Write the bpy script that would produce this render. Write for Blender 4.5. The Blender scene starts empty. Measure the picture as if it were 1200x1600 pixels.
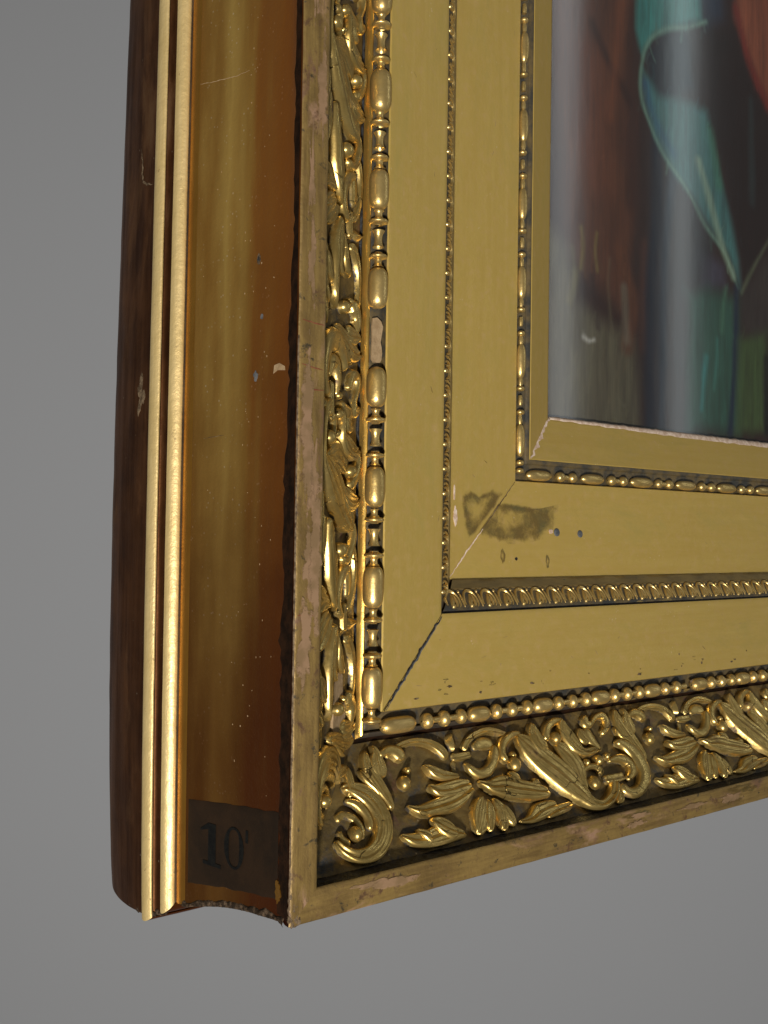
import bpy, math, random
import numpy as np
from mathutils import Matrix, Vector, noise as mnoise

random.seed(7); rng = np.random.default_rng(7)
SC = bpy.context.scene
COL = SC.collection

# ------------------------------------------------------------------ camera
cam_data = bpy.data.cameras.new('camera')
cam_data.sensor_fit = 'HORIZONTAL'; cam_data.sensor_width = 36.0; cam_data.lens = 45.0
cam_data.clip_start = 0.01; cam_data.clip_end = 50
cam = bpy.data.objects.new('camera', cam_data); COL.objects.link(cam)
RR = ((0.80145887, -0.59787622, 0.01441194), (-0.02520997, -0.00969778, 0.99963514), (0.59751831, 0.80152977, 0.02284482))
CP = (-0.17566567, -0.28744941, 0.13671840)
FWD = Vector(RR[2])
cam.matrix_world = Matrix(((RR[0][0], RR[1][0], -RR[2][0], CP[0]), (RR[0][1], RR[1][1], -RR[2][1], CP[1]), (RR[0][2], RR[1][2], -RR[2][2], CP[2]), (0, 0, 0, 1)))
SC.camera = cam

# ------------------------------------------------------------------ world, lamps, exposure
world = bpy.data.worlds.new('World'); SC.world = world; world.use_nodes = True
world.node_tree.nodes['Background'].inputs[0].default_value = (0.98, 0.99, 1.0, 1)
world.node_tree.nodes['Background'].inputs[1].default_value = 0.095
SC.view_settings.view_transform = 'Standard'; SC.view_settings.look = 'None'
SC.view_settings.exposure = 0.0; SC.view_settings.gamma = 1.0

def area_lamp(name, loc, target, power, sx, sy, color, shape='RECTANGLE'):
    l = bpy.data.lights.new(name, 'AREA'); l.shape = shape; l.size = sx
    if shape == 'RECTANGLE': l.size_y = sy
    l.energy = power; l.color = color
    o = bpy.data.objects.new(name, l); COL.objects.link(o)
    d = Vector(target) - Vector(loc)
    o.location = loc; o.rotation_euler = d.to_track_quat('-Z', 'Y').to_euler()
    return o
KEY = Vector((-0.74, -0.98, -0.36))
area_lamp('key_lamp', KEY, (0.10, 0.45, 0.60), 25.0, 0.10, 0.10, (1.0, 0.965, 0.91), 'DISK')
# two tall narrow windows/tubes whose reflections lie on the varnish of the painting
area_lamp('tall_lamp', (1.045, -0.70, 0.62), (0.215, 0.075, 0.62 - 0.30), 0.48, 0.044, 1.1, (0.93, 0.98, 1.0))
area_lamp('tall_lamp', (1.236, -0.596, 0.64), (0.322, 0.075, 0.64 - 0.30), 0.36, 0.034, 1.1, (0.85, 0.98, 1.0))

# ------------------------------------------------------------------ node helpers
class NT:
    def __init__(s, name):
        s.m = bpy.data.materials.new(name); s.m.use_nodes = True
        s.t = s.m.node_tree; s.n = s.t.nodes; s.l = s.t.links
        s.b = s.n['Principled BSDF']
    def add(s, k, **kw):
        n = s.n.new(k)
        for a, v in kw.items(): setattr(n, a, v)
        return n
    def put(s, sock, v):
        if hasattr(v, 'is_output') or isinstance(v, bpy.types.NodeSocket): s.l.new(v, sock)
        else: sock.default_value = v
    def coord(s, kind, scale, jitter=False):
        tc = s.add('ShaderNodeTexCoord'); mp = s.add('ShaderNodeMapping')
        out = tc.outputs[kind]
        if jitter:
            oi = s.add('ShaderNodeObjectInfo'); mu = s.add('ShaderNodeMath', operation='MULTIPLY'); s.l.new(oi.outputs['Random'], mu.inputs[0]); mu.inputs[1].default_value = 7.0
            va = s.add('ShaderNodeVectorMath', operation='ADD'); s.l.new(out, va.inputs[0]); s.l.new(mu.outputs[0], va.inputs[1]); out = va.outputs[0]
        s.l.new(out, mp.inputs['Vector']); mp.inputs['Scale'].default_value = scale
        return mp.outputs[0]
    def noise(s, vec, scale=1.0, detail=4, rough=0.6, dist=0.0):
        n = s.add('ShaderNodeTexNoise'); s.l.new(vec, n.inputs['Vector'])
        n.inputs['Scale'].default_value = scale; n.inputs['Detail'].default_value = detail
        n.inputs['Roughness'].default_value = rough; n.inputs['Distortion'].default_value = dist
        return n.outputs['Fac']
    def ramp(s, fac, a, b, lo=0.0, hi=1.0):
        n = s.add('ShaderNodeMapRange'); n.interpolation_type = 'SMOOTHSTEP'; s.l.new(fac, n.inputs[0])
        n.inputs[1].default_value = a; n.inputs[2].default_value = b; n.inputs[3].default_value = lo; n.inputs[4].default_value = hi
        return n.outputs[0]
    def mix(s, fac, a, b):
        n = s.add('ShaderNodeMix', data_type='RGBA'); s.put(n.inputs[0], fac)
        for i, v in ((6, a), (7, b)):
            if isinstance(v, tuple): v = (*v[:3], 1.0)
            s.put(n.inputs[i], v)
        return n.outputs[2]
    def mixf(s, fac, a, b):
        n = s.add('ShaderNodeMix', data_type='FLOAT'); s.put(n.inputs[0], fac); s.put(n.inputs[2], a); s.put(n.inputs[3], b)
        return n.outputs[0]
    def math(s, op, a, b=0.0, clamp=False):
        n = s.add('ShaderNodeMath', operation=op, use_clamp=clamp); s.put(n.inputs[0], a); s.put(n.inputs[1], b)
        return n.outputs[0]
    def bump(s, h, strength, dist=0.001, prev=None):
        n = s.add('ShaderNodeBump'); s.l.new(h, n.inputs['Height']); n.inputs['Strength'].default_value = strength; n.inputs['Distance'].default_value = dist
        if prev is not None: s.l.new(prev, n.inputs['Normal'])
        return n.outputs[0]

def gilt(name, base, tone, rough=0.42, metal=0.75, streak=(60, 900), coord='UV', wear=None, grime=None, low=None,
         bump=0.25, specks=0.0, coat=0.0, crack=False, streak_amt=(0.35, 0.65), pits=0.0):
    """patinated gold: two tones in streaks, worn patches, dirt patches, specks, fine relief"""
    s = NT(name); j = coord == 'Object'
    flat = s.coord(coord, (1, 1, 1), j)
    st = s.coord(coord, (streak[0], streak[1], streak[1]), j)
    n1 = s.noise(st, 1.0, 5, 0.65)
    n2 = s.noise(flat, 38.0, 4, 0.6)
    f = s.math('ADD', s.math('MULTIPLY', n1, 0.6), s.math('MULTIPLY', n2, 0.4))
    col = s.mix(s.ramp(f, *streak_amt), base, tone)
    met = metal; ro = s.mixf(s.ramp(n1, 0.3, 0.7), rough - 0.06, rough + 0.08)
    if specks:
        v = s.add('ShaderNodeTexVoronoi'); s.l.new(flat, v.inputs['Vector']); v.inputs['Scale'].default_value = 420
        sp = s.math('MULTIPLY', s.ramp(v.outputs['Distance'], 0.10, 0.22, 1, 0), s.ramp(s.noise(flat, 95, 3), 0.62 - specks, 0.74 - specks))
        col = s.mix(s.math('MULTIPLY', sp, 0.6), col, (0.75, 0.62, 0.42))
    masks = []
    for k, w in enumerate(wear or []):
        c, thr, sc, soft = w[:4]; ss = w[4] if len(w) > 4 else (1, 1)
        vec = s.coord(coord, (sc * ss[0], sc * ss[1], sc * ss[1]), j)
        n = s.noise(vec, 1.0, 7, 0.68, 0.4)
        m = s.ramp(n, thr, thr + soft)
        col = s.mix(m, col, c)
        met = s.mixf(s.math('MULTIPLY', m, 0.8), met, 0.0); ro = s.mixf(m, ro, 0.6); masks.append(m)
    if grime:
        c, thr, sc, soft = grime
        n = s.noise(flat, sc, 6, 0.7, 0.3)
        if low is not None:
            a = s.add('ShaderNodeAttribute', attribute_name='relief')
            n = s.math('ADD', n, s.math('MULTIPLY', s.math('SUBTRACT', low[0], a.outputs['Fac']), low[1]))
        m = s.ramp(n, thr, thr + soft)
        col = s.mix(m, col, c); met = s.mixf(m, met, 0.0); ro = s.mixf(m, ro, 0.65)
    hh = s.math('ADD', s.math('MULTIPLY', s.noise(st, 1.4, 4, 0.7), 0.5), s.math('MULTIPLY', s.noise(flat, 700, 4, 0.6), 0.5))
    nb = s.bump(hh, bump, 0.0006)
    if pits:
        nb = s.bump(s.noise(flat, 190, 5, 0.6), pits, 0.002, nb)
    if crack:
        v = s.add('ShaderNodeTexVoronoi', feature='DISTANCE_TO_EDGE'); 
        wv = s.add('ShaderNodeVectorMath', operation='ADD'); s.l.new(flat, wv.inputs[0])
        nn = s.add('ShaderNodeTexNoise'); s.l.new(flat, nn.inputs['Vector']); nn.inputs['Scale'].default_value = 160
        sc = s.add('ShaderNodeVectorMath', operation='SCALE'); s.l.new(nn.outputs['Color'], sc.inputs[0]); sc.inputs['Scale'].default_value = 0.006
        s.l.new(sc.outputs[0], wv.inputs[1]); s.l.new(wv.outputs[0], v.inputs['Vector']); v.inputs['Scale'].default_value = 46
        cm = s.math('MULTIPLY', s.ramp(v.outputs['Distance'], 0.004, 0.011, 1, 0), s.ramp(s.noise(flat, 60, 2), 0.55, 0.60))
        col = s.mix(s.math('MULTIPLY', cm, 0.85), col, (0.02, 0.012, 0.006)); nb = s.bump(s.math('SUBTRACT', 1.0, cm), 0.5, 0.0006, nb)
    s.put(s.b.inputs['Base Color'], col); s.put(s.b.inputs['Metallic'], met); s.put(s.b.inputs['Roughness'], ro)
    s.put(s.b.inputs['Normal'], nb)
    if coat: s.b.inputs['Coat Weight'].default_value = coat; s.b.inputs['Coat Roughness'].default_value = 0.25
    return s.m

def matte(name, a, b, scale=200, rough=0.75, bump=0.4, coord='Object', thr=(0.35, 0.65), spec=0.2):
    s = NT(name); s.b.inputs['Specular IOR Level'].default_value = spec; v = s.coord(coord, (1, 1, 1)); n = s.noise(v, scale, 6, 0.65)
    s.put(s.b.inputs['Base Color'], s.mix(s.ramp(n, *thr), a, b)); s.b.inputs['Roughness'].default_value = rough
    s.put(s.b.inputs['Normal'], s.bump(s.noise(v, scale * 3, 5), bump, 0.0006))
    return s.m

SLATE = (0.035, 0.037, 0.038); DARK = (0.014, 0.009, 0.006); TAN = (0.42, 0.27, 0.16); PINK = (0.30, 0.175, 0.105)
M = {}
M['panel'] = gilt('matt gilt panel', (0.56, 0.390, 0.098), (0.51, 0.345, 0.080), rough=0.50, metal=0.42, streak=(14, 260), specks=0.05, bump=0.18, streak_amt=(0.2, 0.8),
                  wear=[((0.50, 0.325, 0.135), 0.44, 210, 0.5), ((0.36, 0.27, 0.065), 0.46, 34, 0.35, (0.5, 1.4)), ((0.50, 0.33, 0.18), 0.655, 60, 0.10, (0.4, 1.0))], grime=((0.13, 0.085, 0.03), 0.70, 85, 0.10))
M['panel_in'] = gilt('matt gilt inner panel', (0.56, 0.385, 0.094), (0.51, 0.345, 0.078), rough=0.50, metal=0.42, streak=(12, 200), specks=0.04, bump=0.15, streak_amt=(0.2, 0.8),
                  wear=[((0.50, 0.325, 0.135), 0.44, 230, 0.5), ((0.36, 0.27, 0.065), 0.46, 30, 0.35, (0.5, 1.4)), ((0.55, 0.38, 0.22), 0.69, 60, 0.10, (0.5, 1.0))], grime=((0.13, 0.085, 0.03), 0.74, 85, 0.10))
M['bright'] = gilt('burnished gold leaf', (0.78, 0.56, 0.22), (0.58, 0.40, 0.13), rough=0.34, metal=0.82, streak=(260, 700), coord='Object', bump=0.18,
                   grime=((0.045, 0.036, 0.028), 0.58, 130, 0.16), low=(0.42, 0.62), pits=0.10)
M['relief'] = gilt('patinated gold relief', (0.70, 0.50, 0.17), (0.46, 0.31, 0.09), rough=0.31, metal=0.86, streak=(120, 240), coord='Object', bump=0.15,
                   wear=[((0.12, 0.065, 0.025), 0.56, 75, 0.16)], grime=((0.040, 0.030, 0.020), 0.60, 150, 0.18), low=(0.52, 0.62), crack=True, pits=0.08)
M['bed'] = gilt('dirty gilt bed', (0.23, 0.155, 0.048), (0.10, 0.066, 0.024), rough=0.5, metal=0.5, streak=(90, 130), bump=0.4, specks=0.06,
                wear=[((0.11, 0.055, 0.03), 0.56, 70, 0.12)], grime=(SLATE, 0.50, 75, 0.18), pits=0.4)
M['fillet'] = gilt('worn gilt fillet', (0.33, 0.215, 0.066), (0.17, 0.105, 0.033), rough=0.48, metal=0.45, streak=(40, 420), bump=0.3,
                   wear=[(PINK, 0.56, 34, 0.12, (0.55, 1.6)), ((0.15, 0.08, 0.04), 0.55, 60, 0.12, (0.6, 1.3)), ((0.09, 0.045, 0.018), 0.55, 110, 0.12)], grime=((0.04, 0.028, 0.010), 0.57, 170, 0.1), pits=0.25)
def cove_mat():
    m = gilt('toned gilt cove with painted sheen', (0.49, 0.32, 0.082), (0.45, 0.29, 0.072), rough=0.40, metal=0.6, streak=(16, 150), bump=0.35, specks=0.14, streak_amt=(0.2, 0.8), pits=0.15,
             wear=[((0.10, 0.045, 0.012), 0.62, 26, 0.2, (0.12, 3.0))], coat=0.12)
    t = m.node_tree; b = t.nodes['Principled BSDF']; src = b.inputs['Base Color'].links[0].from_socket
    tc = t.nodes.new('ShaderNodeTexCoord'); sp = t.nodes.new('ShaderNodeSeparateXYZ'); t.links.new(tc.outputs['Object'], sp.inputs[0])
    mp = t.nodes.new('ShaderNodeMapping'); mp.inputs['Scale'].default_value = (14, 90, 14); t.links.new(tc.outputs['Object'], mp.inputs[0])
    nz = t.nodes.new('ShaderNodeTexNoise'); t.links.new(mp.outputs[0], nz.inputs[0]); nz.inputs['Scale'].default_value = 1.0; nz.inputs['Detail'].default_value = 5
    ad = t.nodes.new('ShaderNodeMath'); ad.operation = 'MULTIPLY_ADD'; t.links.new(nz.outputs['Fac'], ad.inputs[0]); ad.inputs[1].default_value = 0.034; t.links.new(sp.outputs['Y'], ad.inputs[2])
    cr = t.nodes.new('ShaderNodeValToRGB'); e = cr.color_ramp  # pale highlight band and darker flanks painted by depth over the toning
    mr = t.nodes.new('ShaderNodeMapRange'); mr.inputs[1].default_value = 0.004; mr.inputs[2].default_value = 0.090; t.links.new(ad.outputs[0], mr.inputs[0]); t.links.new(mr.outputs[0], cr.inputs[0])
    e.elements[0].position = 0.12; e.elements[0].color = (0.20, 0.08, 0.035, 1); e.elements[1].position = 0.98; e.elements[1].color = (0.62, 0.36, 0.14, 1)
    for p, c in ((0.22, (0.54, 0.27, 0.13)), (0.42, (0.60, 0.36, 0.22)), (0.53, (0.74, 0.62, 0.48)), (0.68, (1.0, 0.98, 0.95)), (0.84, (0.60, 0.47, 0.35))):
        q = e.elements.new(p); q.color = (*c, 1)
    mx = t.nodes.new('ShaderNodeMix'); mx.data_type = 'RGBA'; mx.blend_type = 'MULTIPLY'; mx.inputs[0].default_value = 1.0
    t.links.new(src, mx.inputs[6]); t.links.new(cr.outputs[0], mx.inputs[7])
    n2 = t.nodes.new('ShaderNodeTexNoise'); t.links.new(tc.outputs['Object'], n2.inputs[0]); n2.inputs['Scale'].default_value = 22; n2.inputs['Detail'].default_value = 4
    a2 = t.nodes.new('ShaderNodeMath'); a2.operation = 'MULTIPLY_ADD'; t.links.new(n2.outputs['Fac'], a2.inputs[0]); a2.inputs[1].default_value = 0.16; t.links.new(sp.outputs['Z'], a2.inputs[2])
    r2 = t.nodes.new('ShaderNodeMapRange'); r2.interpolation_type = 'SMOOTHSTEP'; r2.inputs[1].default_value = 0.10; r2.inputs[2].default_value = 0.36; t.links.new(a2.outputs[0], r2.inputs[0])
    m2 = t.nodes.new('ShaderNodeMix'); m2.data_type = 'RGBA'; t.links.new(r2.outputs[0], m2.inputs[0]); m2.inputs[6].default_value = (0.30, 0.20, 0.14, 1); m2.inputs[7].default_value = (1, 1, 1, 1)  # darker towards the bottom, broken up by noise
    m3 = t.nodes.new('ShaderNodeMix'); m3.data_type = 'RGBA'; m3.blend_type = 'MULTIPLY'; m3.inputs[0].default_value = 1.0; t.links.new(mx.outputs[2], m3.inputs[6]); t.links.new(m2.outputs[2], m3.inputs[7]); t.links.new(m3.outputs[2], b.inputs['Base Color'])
    return m
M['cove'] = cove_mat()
M['groove'] = gilt('orange gilt groove', (0.62, 0.31, 0.05), (0.45, 0.2, 0.03), rough=0.33, metal=0.9, streak=(20, 400), bump=0.2)  # orange of light bounced between gilt faces put into the base colour
M['reed'] = gilt('bright gilt reed', (0.76, 0.57, 0.26), (0.62, 0.45, 0.18), rough=0.46, metal=0.45, streak=(30, 700), bump=0.3, specks=0.0,
                 grime=((0.16, 0.10, 0.04), 0.60, 260, 0.14), pits=0.25)
M['outer'] = gilt('dark toned back edge', (0.14, 0.055, 0.018), (0.050, 0.018, 0.006), rough=0.48, metal=0.8, streak=(10, 160), bump=0.3, specks=0.02,
                  wear=[((0.085, 0.042, 0.016), 0.50, 26, 0.22, (0.4, 1.5)), ((0.15, 0.085, 0.035), 0.66, 60, 0.10, (0.5, 1.2))])
for _k in ('outer', 'cove'): M[_k].node_tree.nodes['Principled BSDF'].inputs['Specular IOR Level'].default_value = 0.25
M['ridge'] = gilt('yellow gilt ridge', (0.80, 0.52, 0.14), (0.62, 0.36, 0.07), rough=0.30, metal=0.9, streak=(30, 500), bump=0.25, grime=(DARK, 0.68, 220, 0.1))
M['grime'] = matte('black grime and step shadow', DARK, (0.05, 0.05, 0.05), 420, 0.5, 0.8)
M['dark_coat'] = matte('brown black soot', (0.008, 0.004, 0.002), (0.024, 0.010, 0.004), 160, 0.8, 0.4, spec=0.08)
M['slate'] = matte('slate dirt', (0.036, 0.035, 0.030), (0.13, 0.09, 0.035), 110, 0.5, 0.6, spec=0.5)
M['strip'] = gilt('small leaf strip ground', (0.36, 0.25, 0.09), (0.22, 0.16, 0.07), rough=0.42, metal=0.6, streak=(60, 200), bump=0.3, grime=((0.08, 0.07, 0.045), 0.60, 120, 0.1))
M['wood'] = matte('dark old wood', (0.035, 0.02, 0.011), (0.075, 0.045, 0.022), 60, 0.8, 0.4)
M['gesso'] = matte('bare tan gesso', (0.28, 0.185, 0.095), (0.38, 0.265, 0.145), 260, 0.8, 0.5)
M['pale'] = matte('pale chipped gesso', (0.52, 0.36, 0.25), (0.75, 0.60, 0.48), 330, 0.75, 0.5)
M['crust'] = matte('grey brown broken plaster', (0.05, 0.030, 0.015), (0.20, 0.14, 0.08), 300, 0.7, 0.8)
M['rim'] = matte('dark broken edge', (0.020, 0.012, 0.006), (0.13, 0.085, 0.05), 420, 0.75, 0.8, thr=(0.42, 0.72))
M['paper'] = matte('dark brown paper', (0.012, 0.0065, 0.0028), (0.020, 0.010, 0.004), 60, 0.6, 0.5)
M['ink'] = matte('black ink', (0.003, 0.003, 0.003), (0.006, 0.006, 0.005), 400, 0.5, 0.1)
M['nail'] = matte('grey iron', (0.06, 0.065, 0.07), (0.13, 0.13, 0.13), 400, 0.45, 0.3)
M['red'] = matte('red bole crack', (0.16, 0.035, 0.02), (0.24, 0.07, 0.04), 300, 0.7, 0.1)
def stain_mat():
    s = NT('brown varnish stain'); v = s.coord('Object', (1, 1, 1))
    n = s.noise(v, 130, 6, 0.7, 0.4)
    s.put(s.b.inputs['Base Color'], s.mix(s.ramp(s.noise(v, 60, 3), 0.4, 0.6), (0.12, 0.075, 0.018), (0.085, 0.08, 0.03)))
    s.b.inputs['Roughness'].default_value = 0.5
    a = s.add('ShaderNodeAttribute', attribute_name='relief')
    e = s.math('ADD', n, s.math('MULTIPLY', s.math('MINIMUM', a.outputs['Fac'], 0.22), 1.6)); e = s.math('SUBTRACT', e, s.math('MULTIPLY', s.math('MAXIMUM', s.math('SUBTRACT', a.outputs['Fac'], 0.30), 0.0), 0.42))
    s.put(s.b.inputs['Alpha'], s.math('MULTIPLY', s.ramp(e, 0.50, 0.95), 0.62))
    return s.m
M['stain'] = stain_mat()
def canvas_mat():
    s = NT('varnished oil paint'); a = s.add('ShaderNodeVertexColor', layer_name='paint')
    v = s.coord('Object', (1, 1, 1)); n = s.noise(v, 900, 3)
    f = s.noise(s.coord('Object', (900, 900, 60)), 1.0, 3)
    s.put(s.b.inputs['Base Color'], s.mix(s.math('MULTIPLY', s.ramp(f, 0.3, 0.7), 0.25), a.outputs[0], (0.02, 0.018, 0.018)))
    s.b.inputs['Roughness'].default_value = 0.5
    s.b.inputs['Specular IOR Level'].default_value = 0.1; s.b.inputs['Coat Weight'].default_value = 0.85; s.b.inputs['Coat Roughness'].default_value = 0.10; s.b.inputs['Coat IOR'].default_value = 1.55
    w = s.bump(s.noise(s.coord('Object', (60, 60, 24)), 1.0, 3), 0.02, 0.0010)
    s.put(s.b.inputs['Normal'], s.bump(n, 0.12, 0.0005)); s.put(s.b.inputs['Coat Normal'], w)
    return s.m
def rub_mat():
    s = NT('rubbed bole'); v = s.coord('Object', (1, 1, 1)); n = s.noise(v, 210, 6, 0.7, 0.3)
    s.put(s.b.inputs['Base Color'], s.mix(s.ramp(s.noise(v, 130, 4), 0.4, 0.6), (0.29, 0.175, 0.095), (0.21, 0.13, 0.06)))
    s.b.inputs['Roughness'].default_value = 0.6
    a = s.add('ShaderNodeAttribute', attribute_name='relief')
    s.put(s.b.inputs['Alpha'], s.math('MULTIPLY', s.ramp(s.math('ADD', n, s.math('MULTIPLY', a.outputs['Fac'], 0.5)), 0.50, 0.66), 0.85))
    return s.m
M['rub'] = rub_mat()
M['canvas'] = canvas_mat()
def backdrop_mat():
    s = NT('grey seamless paper'); v = s.coord('Object', (1, 1, 1)); n = s.noise(v, 3, 2)
    s.put(s.b.inputs['Base Color'], s.mix(n, (0.430, 0.437, 0.452), (0.435, 0.442, 0.457))); s.b.inputs['Roughness'].default_value = 1.0
    s.b.inputs['Specular IOR Level'].default_value = 0.0
    return s.m
M['backdrop'] = backdrop_mat()

# ------------------------------------------------------------------ mesh helpers
L_END = 0.52
def bow(x, y, z, member):
    """lens curvature put into the shape: the back edge bellies out along the upright"""
    if member == 'l' and x < 0.004 and y > 0.02:
        return x - BOW * min(1.3, y / 0.118) ** 2.2 * max(0.0, math.sin(math.pi * min(1, max(0, (z + 0.02) / 0.42)) ** 0.65))
    return x
BOW = 0.0036
def place(s, w, d, member):
    if member == 'b': return (s, d, w)
    return (bow(w, d, s, 'l'), d, s)

def mesh_obj(name, verts, faces, mat, parent=None, smooth=True, uvs=None, attr=None, mats=None, fmat=None):
    me = bpy.data.meshes.new(name); me.from_pydata([tuple(v) for v in verts], [], faces); me.update()
    for m in (mats or [mat]): me.materials.append(m)
    if fmat is not None: me.polygons.foreach_set('material_index', fmat)
    if smooth: me.polygons.foreach_set('use_smooth', [True] * len(me.polygons))
    if uvs is not None:
        lay = me.uv_layers.new(name='UVMap'); idx = np.zeros(len(me.loops), dtype=np.int32); me.loops.foreach_get('vertex_index', idx)
        lay.data.foreach_set('uv', np.asarray(uvs, dtype=np.float32)[idx].ravel())
    if attr is not None:
        a = me.attributes.new('relief', 'FLOAT', 'POINT'); a.data.foreach_set('value', np.asarray(attr, dtype=np.float32))
    o = bpy.data.objects.new(name, me); COL.objects.link(o)
    if parent: o.parent = parent
    return o

def fine(prof, step=0.0015, sharp=()):
    """resample a profile polyline: Catmull-Rom between the points flagged smooth, straight otherwise"""
    P = [np.array(p[:2], float) for p in prof]; out = []
    for i in range(len(P) - 1):
        a, b = P[i], P[i + 1]; n = max(1, int(round(np.linalg.norm(b - a) / step)))
        sm = len(prof[i]) > 2 and len(prof[i + 1]) > 2
        p0 = P[i - 1] if i > 0 and sm and len(prof[i]) > 2 and prof[i][2] == 's' else a - (b - a)
        p3 = P[i + 2] if i + 2 < len(P) and sm and prof[i + 1][2] == 's' else b + (b - a)
        for k in range(n):
            t = k / n
            if sm: q = 0.5 * ((2 * a) + (-p0 + b) * t + (2 * p0 - 5 * a + 4 * b - p3) * t * t + (-p0 + 3 * a - 3 * b + p3) * t ** 3)
            else: q = a + (b - a) * t
            out.append(q)
    out.append(P[-1]); return np.array(out)

def sweep(name, prof, mat, parent, member, gap=0.0, ds=0.004, rough=0.0, seed=0, edge_chip=0.0, smooth=True, end=L_END):
    """one moulding length: profile (w, d) run along s from the mitre to the far end"""
    pr = fine(prof) if not isinstance(prof, np.ndarray) else prof
    n = len(pr); arc = np.concatenate([[0], np.cumsum(np.linalg.norm(np.diff(pr, axis=0), axis=1))])
    smin = pr[:, 0].min(); K = max(2, int((end - smin) / ds)); V = []; UV = []
    for k in range(K + 1):
        f = (k / K)
        for i, (w, d) in enumerate(pr):
            s0 = w + gap; s = s0 + (end - s0) * f
            dw = dd = 0.0
            if rough:
                q = Vector((s * 90, w * 160 + seed * 3.1, d * 160)); dd = rough * mnoise.noise(q); dw = rough * 0.6 * mnoise.noise(q + Vector((9, 4, 1)))
                if k == 0: dw = dd = 0
            V.append(place(s, w + dw, d + dd, member)); UV.append((s + (3.3 if member == 'l' else 0), arc[i] + seed * 0.37))
    F = []
    for k in range(K):
        for i in range(n - 1):
            a = k * n + i; q = (a, a + 1, a + n + 1, a + n)
            F.append(q if member == 'l' else q[::-1])
    o = mesh_obj(name, V, F, mat, parent, smooth, UV)
    return o

def autosmooth(o, ang=40):
    me = o.data
    me.set_sharp_from_angle(angle=math.radians(ang))

def empty(name, label, cat):
    o = bpy.data.objects.new(name, None); COL.objects.link(o); o['label'] = label; o['category'] = cat
    o.empty_display_size = 0.05
    return o

# ------------------------------------------------------------------ backdrop
def backdrop():
    c = Vector(CP) + FWD * 1.30; r = Vector(RR[0]); u = Vector(RR[1]); V = []; F = []; N = 12
    for j in range(N + 1):
        for i in range(N + 1):
            V.append(c + r * ((i / N - .5) * 3.6) + u * ((j / N - .5) * 3.6))
    for j in range(N):
        for i in range(N):
            a = j * (N + 1) + i; F.append((a, a + 1, a + N + 2, a + N + 1))
    o = mesh_obj('backdrop', V, F, M['backdrop'], smooth=False); o['kind'] = 'structure'
backdrop()

# ------------------------------------------------------------------ the frame's mouldings
frame = empty('picture_frame', 'ornate old gilt picture frame corner with acanthus relief, bead rows and worn toned gold side', 'picture frame')

SIDE_COVE = [(0, 0.0), (0.0, 0.0025, 's'), (0.0007, 0.008, 's'), (-0.0004, 0.018, 's'), (-0.0015, 0.0275, 's'), (-0.0036, 0.040, 's'), (-0.0062, 0.051, 's'), (-0.0093, 0.0621, 's')]
GROOVE = [(-0.0093, 0.0621), (-0.0099, 0.0640, 's'), (-0.0103, 0.0662, 's'), (-0.0102, 0.0686, 's'), (-0.0103, 0.0697)]
def arcpts(a, b, bulge, n=8):
    a = np.array(a); b = np.array(b); m = (b - a); nn = np.array([m[1], -m[0]]) / np.linalg.norm(m)
    return [tuple(a + m * t + nn * bulge * (4 * t * (1 - t)) ** 0.8) for t in np.linspace(0, 1, n)]
REED_A = np.array([(-0.0103, 0.0697), (-0.0106, 0.0686)] + arcpts((-0.0112, 0.0684), (-0.0148, 0.0712), -0.0006) + [(-0.0150, 0.0724)])
REED_GAP = np.array([(-0.0150, 0.0724), (-0.0153, 0.0746), (-0.0161, 0.0760), (-0.0168, 0.0762), (-0.0171, 0.0756)])
REED_B = np.array([(-0.0171, 0.0756)] + arcpts((-0.0171, 0.0754), (-0.0183, 0.0826), -0.0015, 14) + [(-0.0178, 0.0836)])
OUTER = [(-0.0178, 0.0836), (-0.0184, 0.090, 's'), (-0.0188, 0.098, 's'), (-0.0186, 0.108, 's'), (-0.0172, 0.117, 's'), (-0.0135, 0.125, 's'), (-0.0070, 0.130, 's'), (0.004, 0.132, 's')]
FILLET = [(0.0, 0.0), (0.0004, -0.00035, 's'), (0.0012, -0.0005), (0.0104, -0.0005), (0.0111, -0.0003, 's'), (0.0114, 0.0002)]
STEP = [(0.0114, 0.0002), (0.0116, 0.0066)]
BED = [(0.0116, 0.0066), (0.0145, 0.0095, 's'), (0.022, 0.0155, 's'), (0.032, 0.0237, 's'), (0.042, 0.0305, 's'), (0.0505, 0.0358, 's')]
GUTTER = [(0.0505, 0.0358), (0.0510, 0.0378), (0.0520, 0.0380), (0.0523, 0.0362)]
RIDGE = [(0.0523, 0.0362), (0.0530, 0.0350, 's'), (0.0537, 0.0341, 's'), (0.0543, 0.0337, 's'), (0.0547, 0.0335, 's'), (0.0549, 0.0338), (0.0550, 0.0360)]
CHANNEL = [(0.0550, 0.0360), (0.0555, 0.0352, 's'), (0.0585, 0.0348, 's'), (0.0615, 0.0346, 's'), (0.0627, 0.0350), (0.0629, 0.0331)]
PANEL = [(0.0629, 0.0331), (0.0634, 0.0324, 's'), (0.0655, 0.0328), (0.1009, 0.0402), (0.1015, 0.0406)]
CREVICE = [(0.1015, 0.0406), (0.1016, 0.0422), (0.1024, 0.0424)]
STRIP = [(0.1024, 0.0424), (0.1040, 0.0431, 's'), (0.1075, 0.0459, 's'), (0.1110, 0.0488, 's'), (0.1118, 0.0492), (0.1121, 0.0486), (0.1158, 0.0518), (0.1160, 0.0531)]
PANEL_IN = [(0.1160, 0.0531), (0.1166, 0.0533), (0.1640, 0.0586), (0.1643, 0.0590)]
CHANNEL_IN = [(0.1643, 0.0590), (0.1645, 0.0606), (0.1668, 0.0610, 's'), (0.1700, 0.0613, 's'), (0.1730, 0.0612), (0.1735, 0.0604)]
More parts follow.
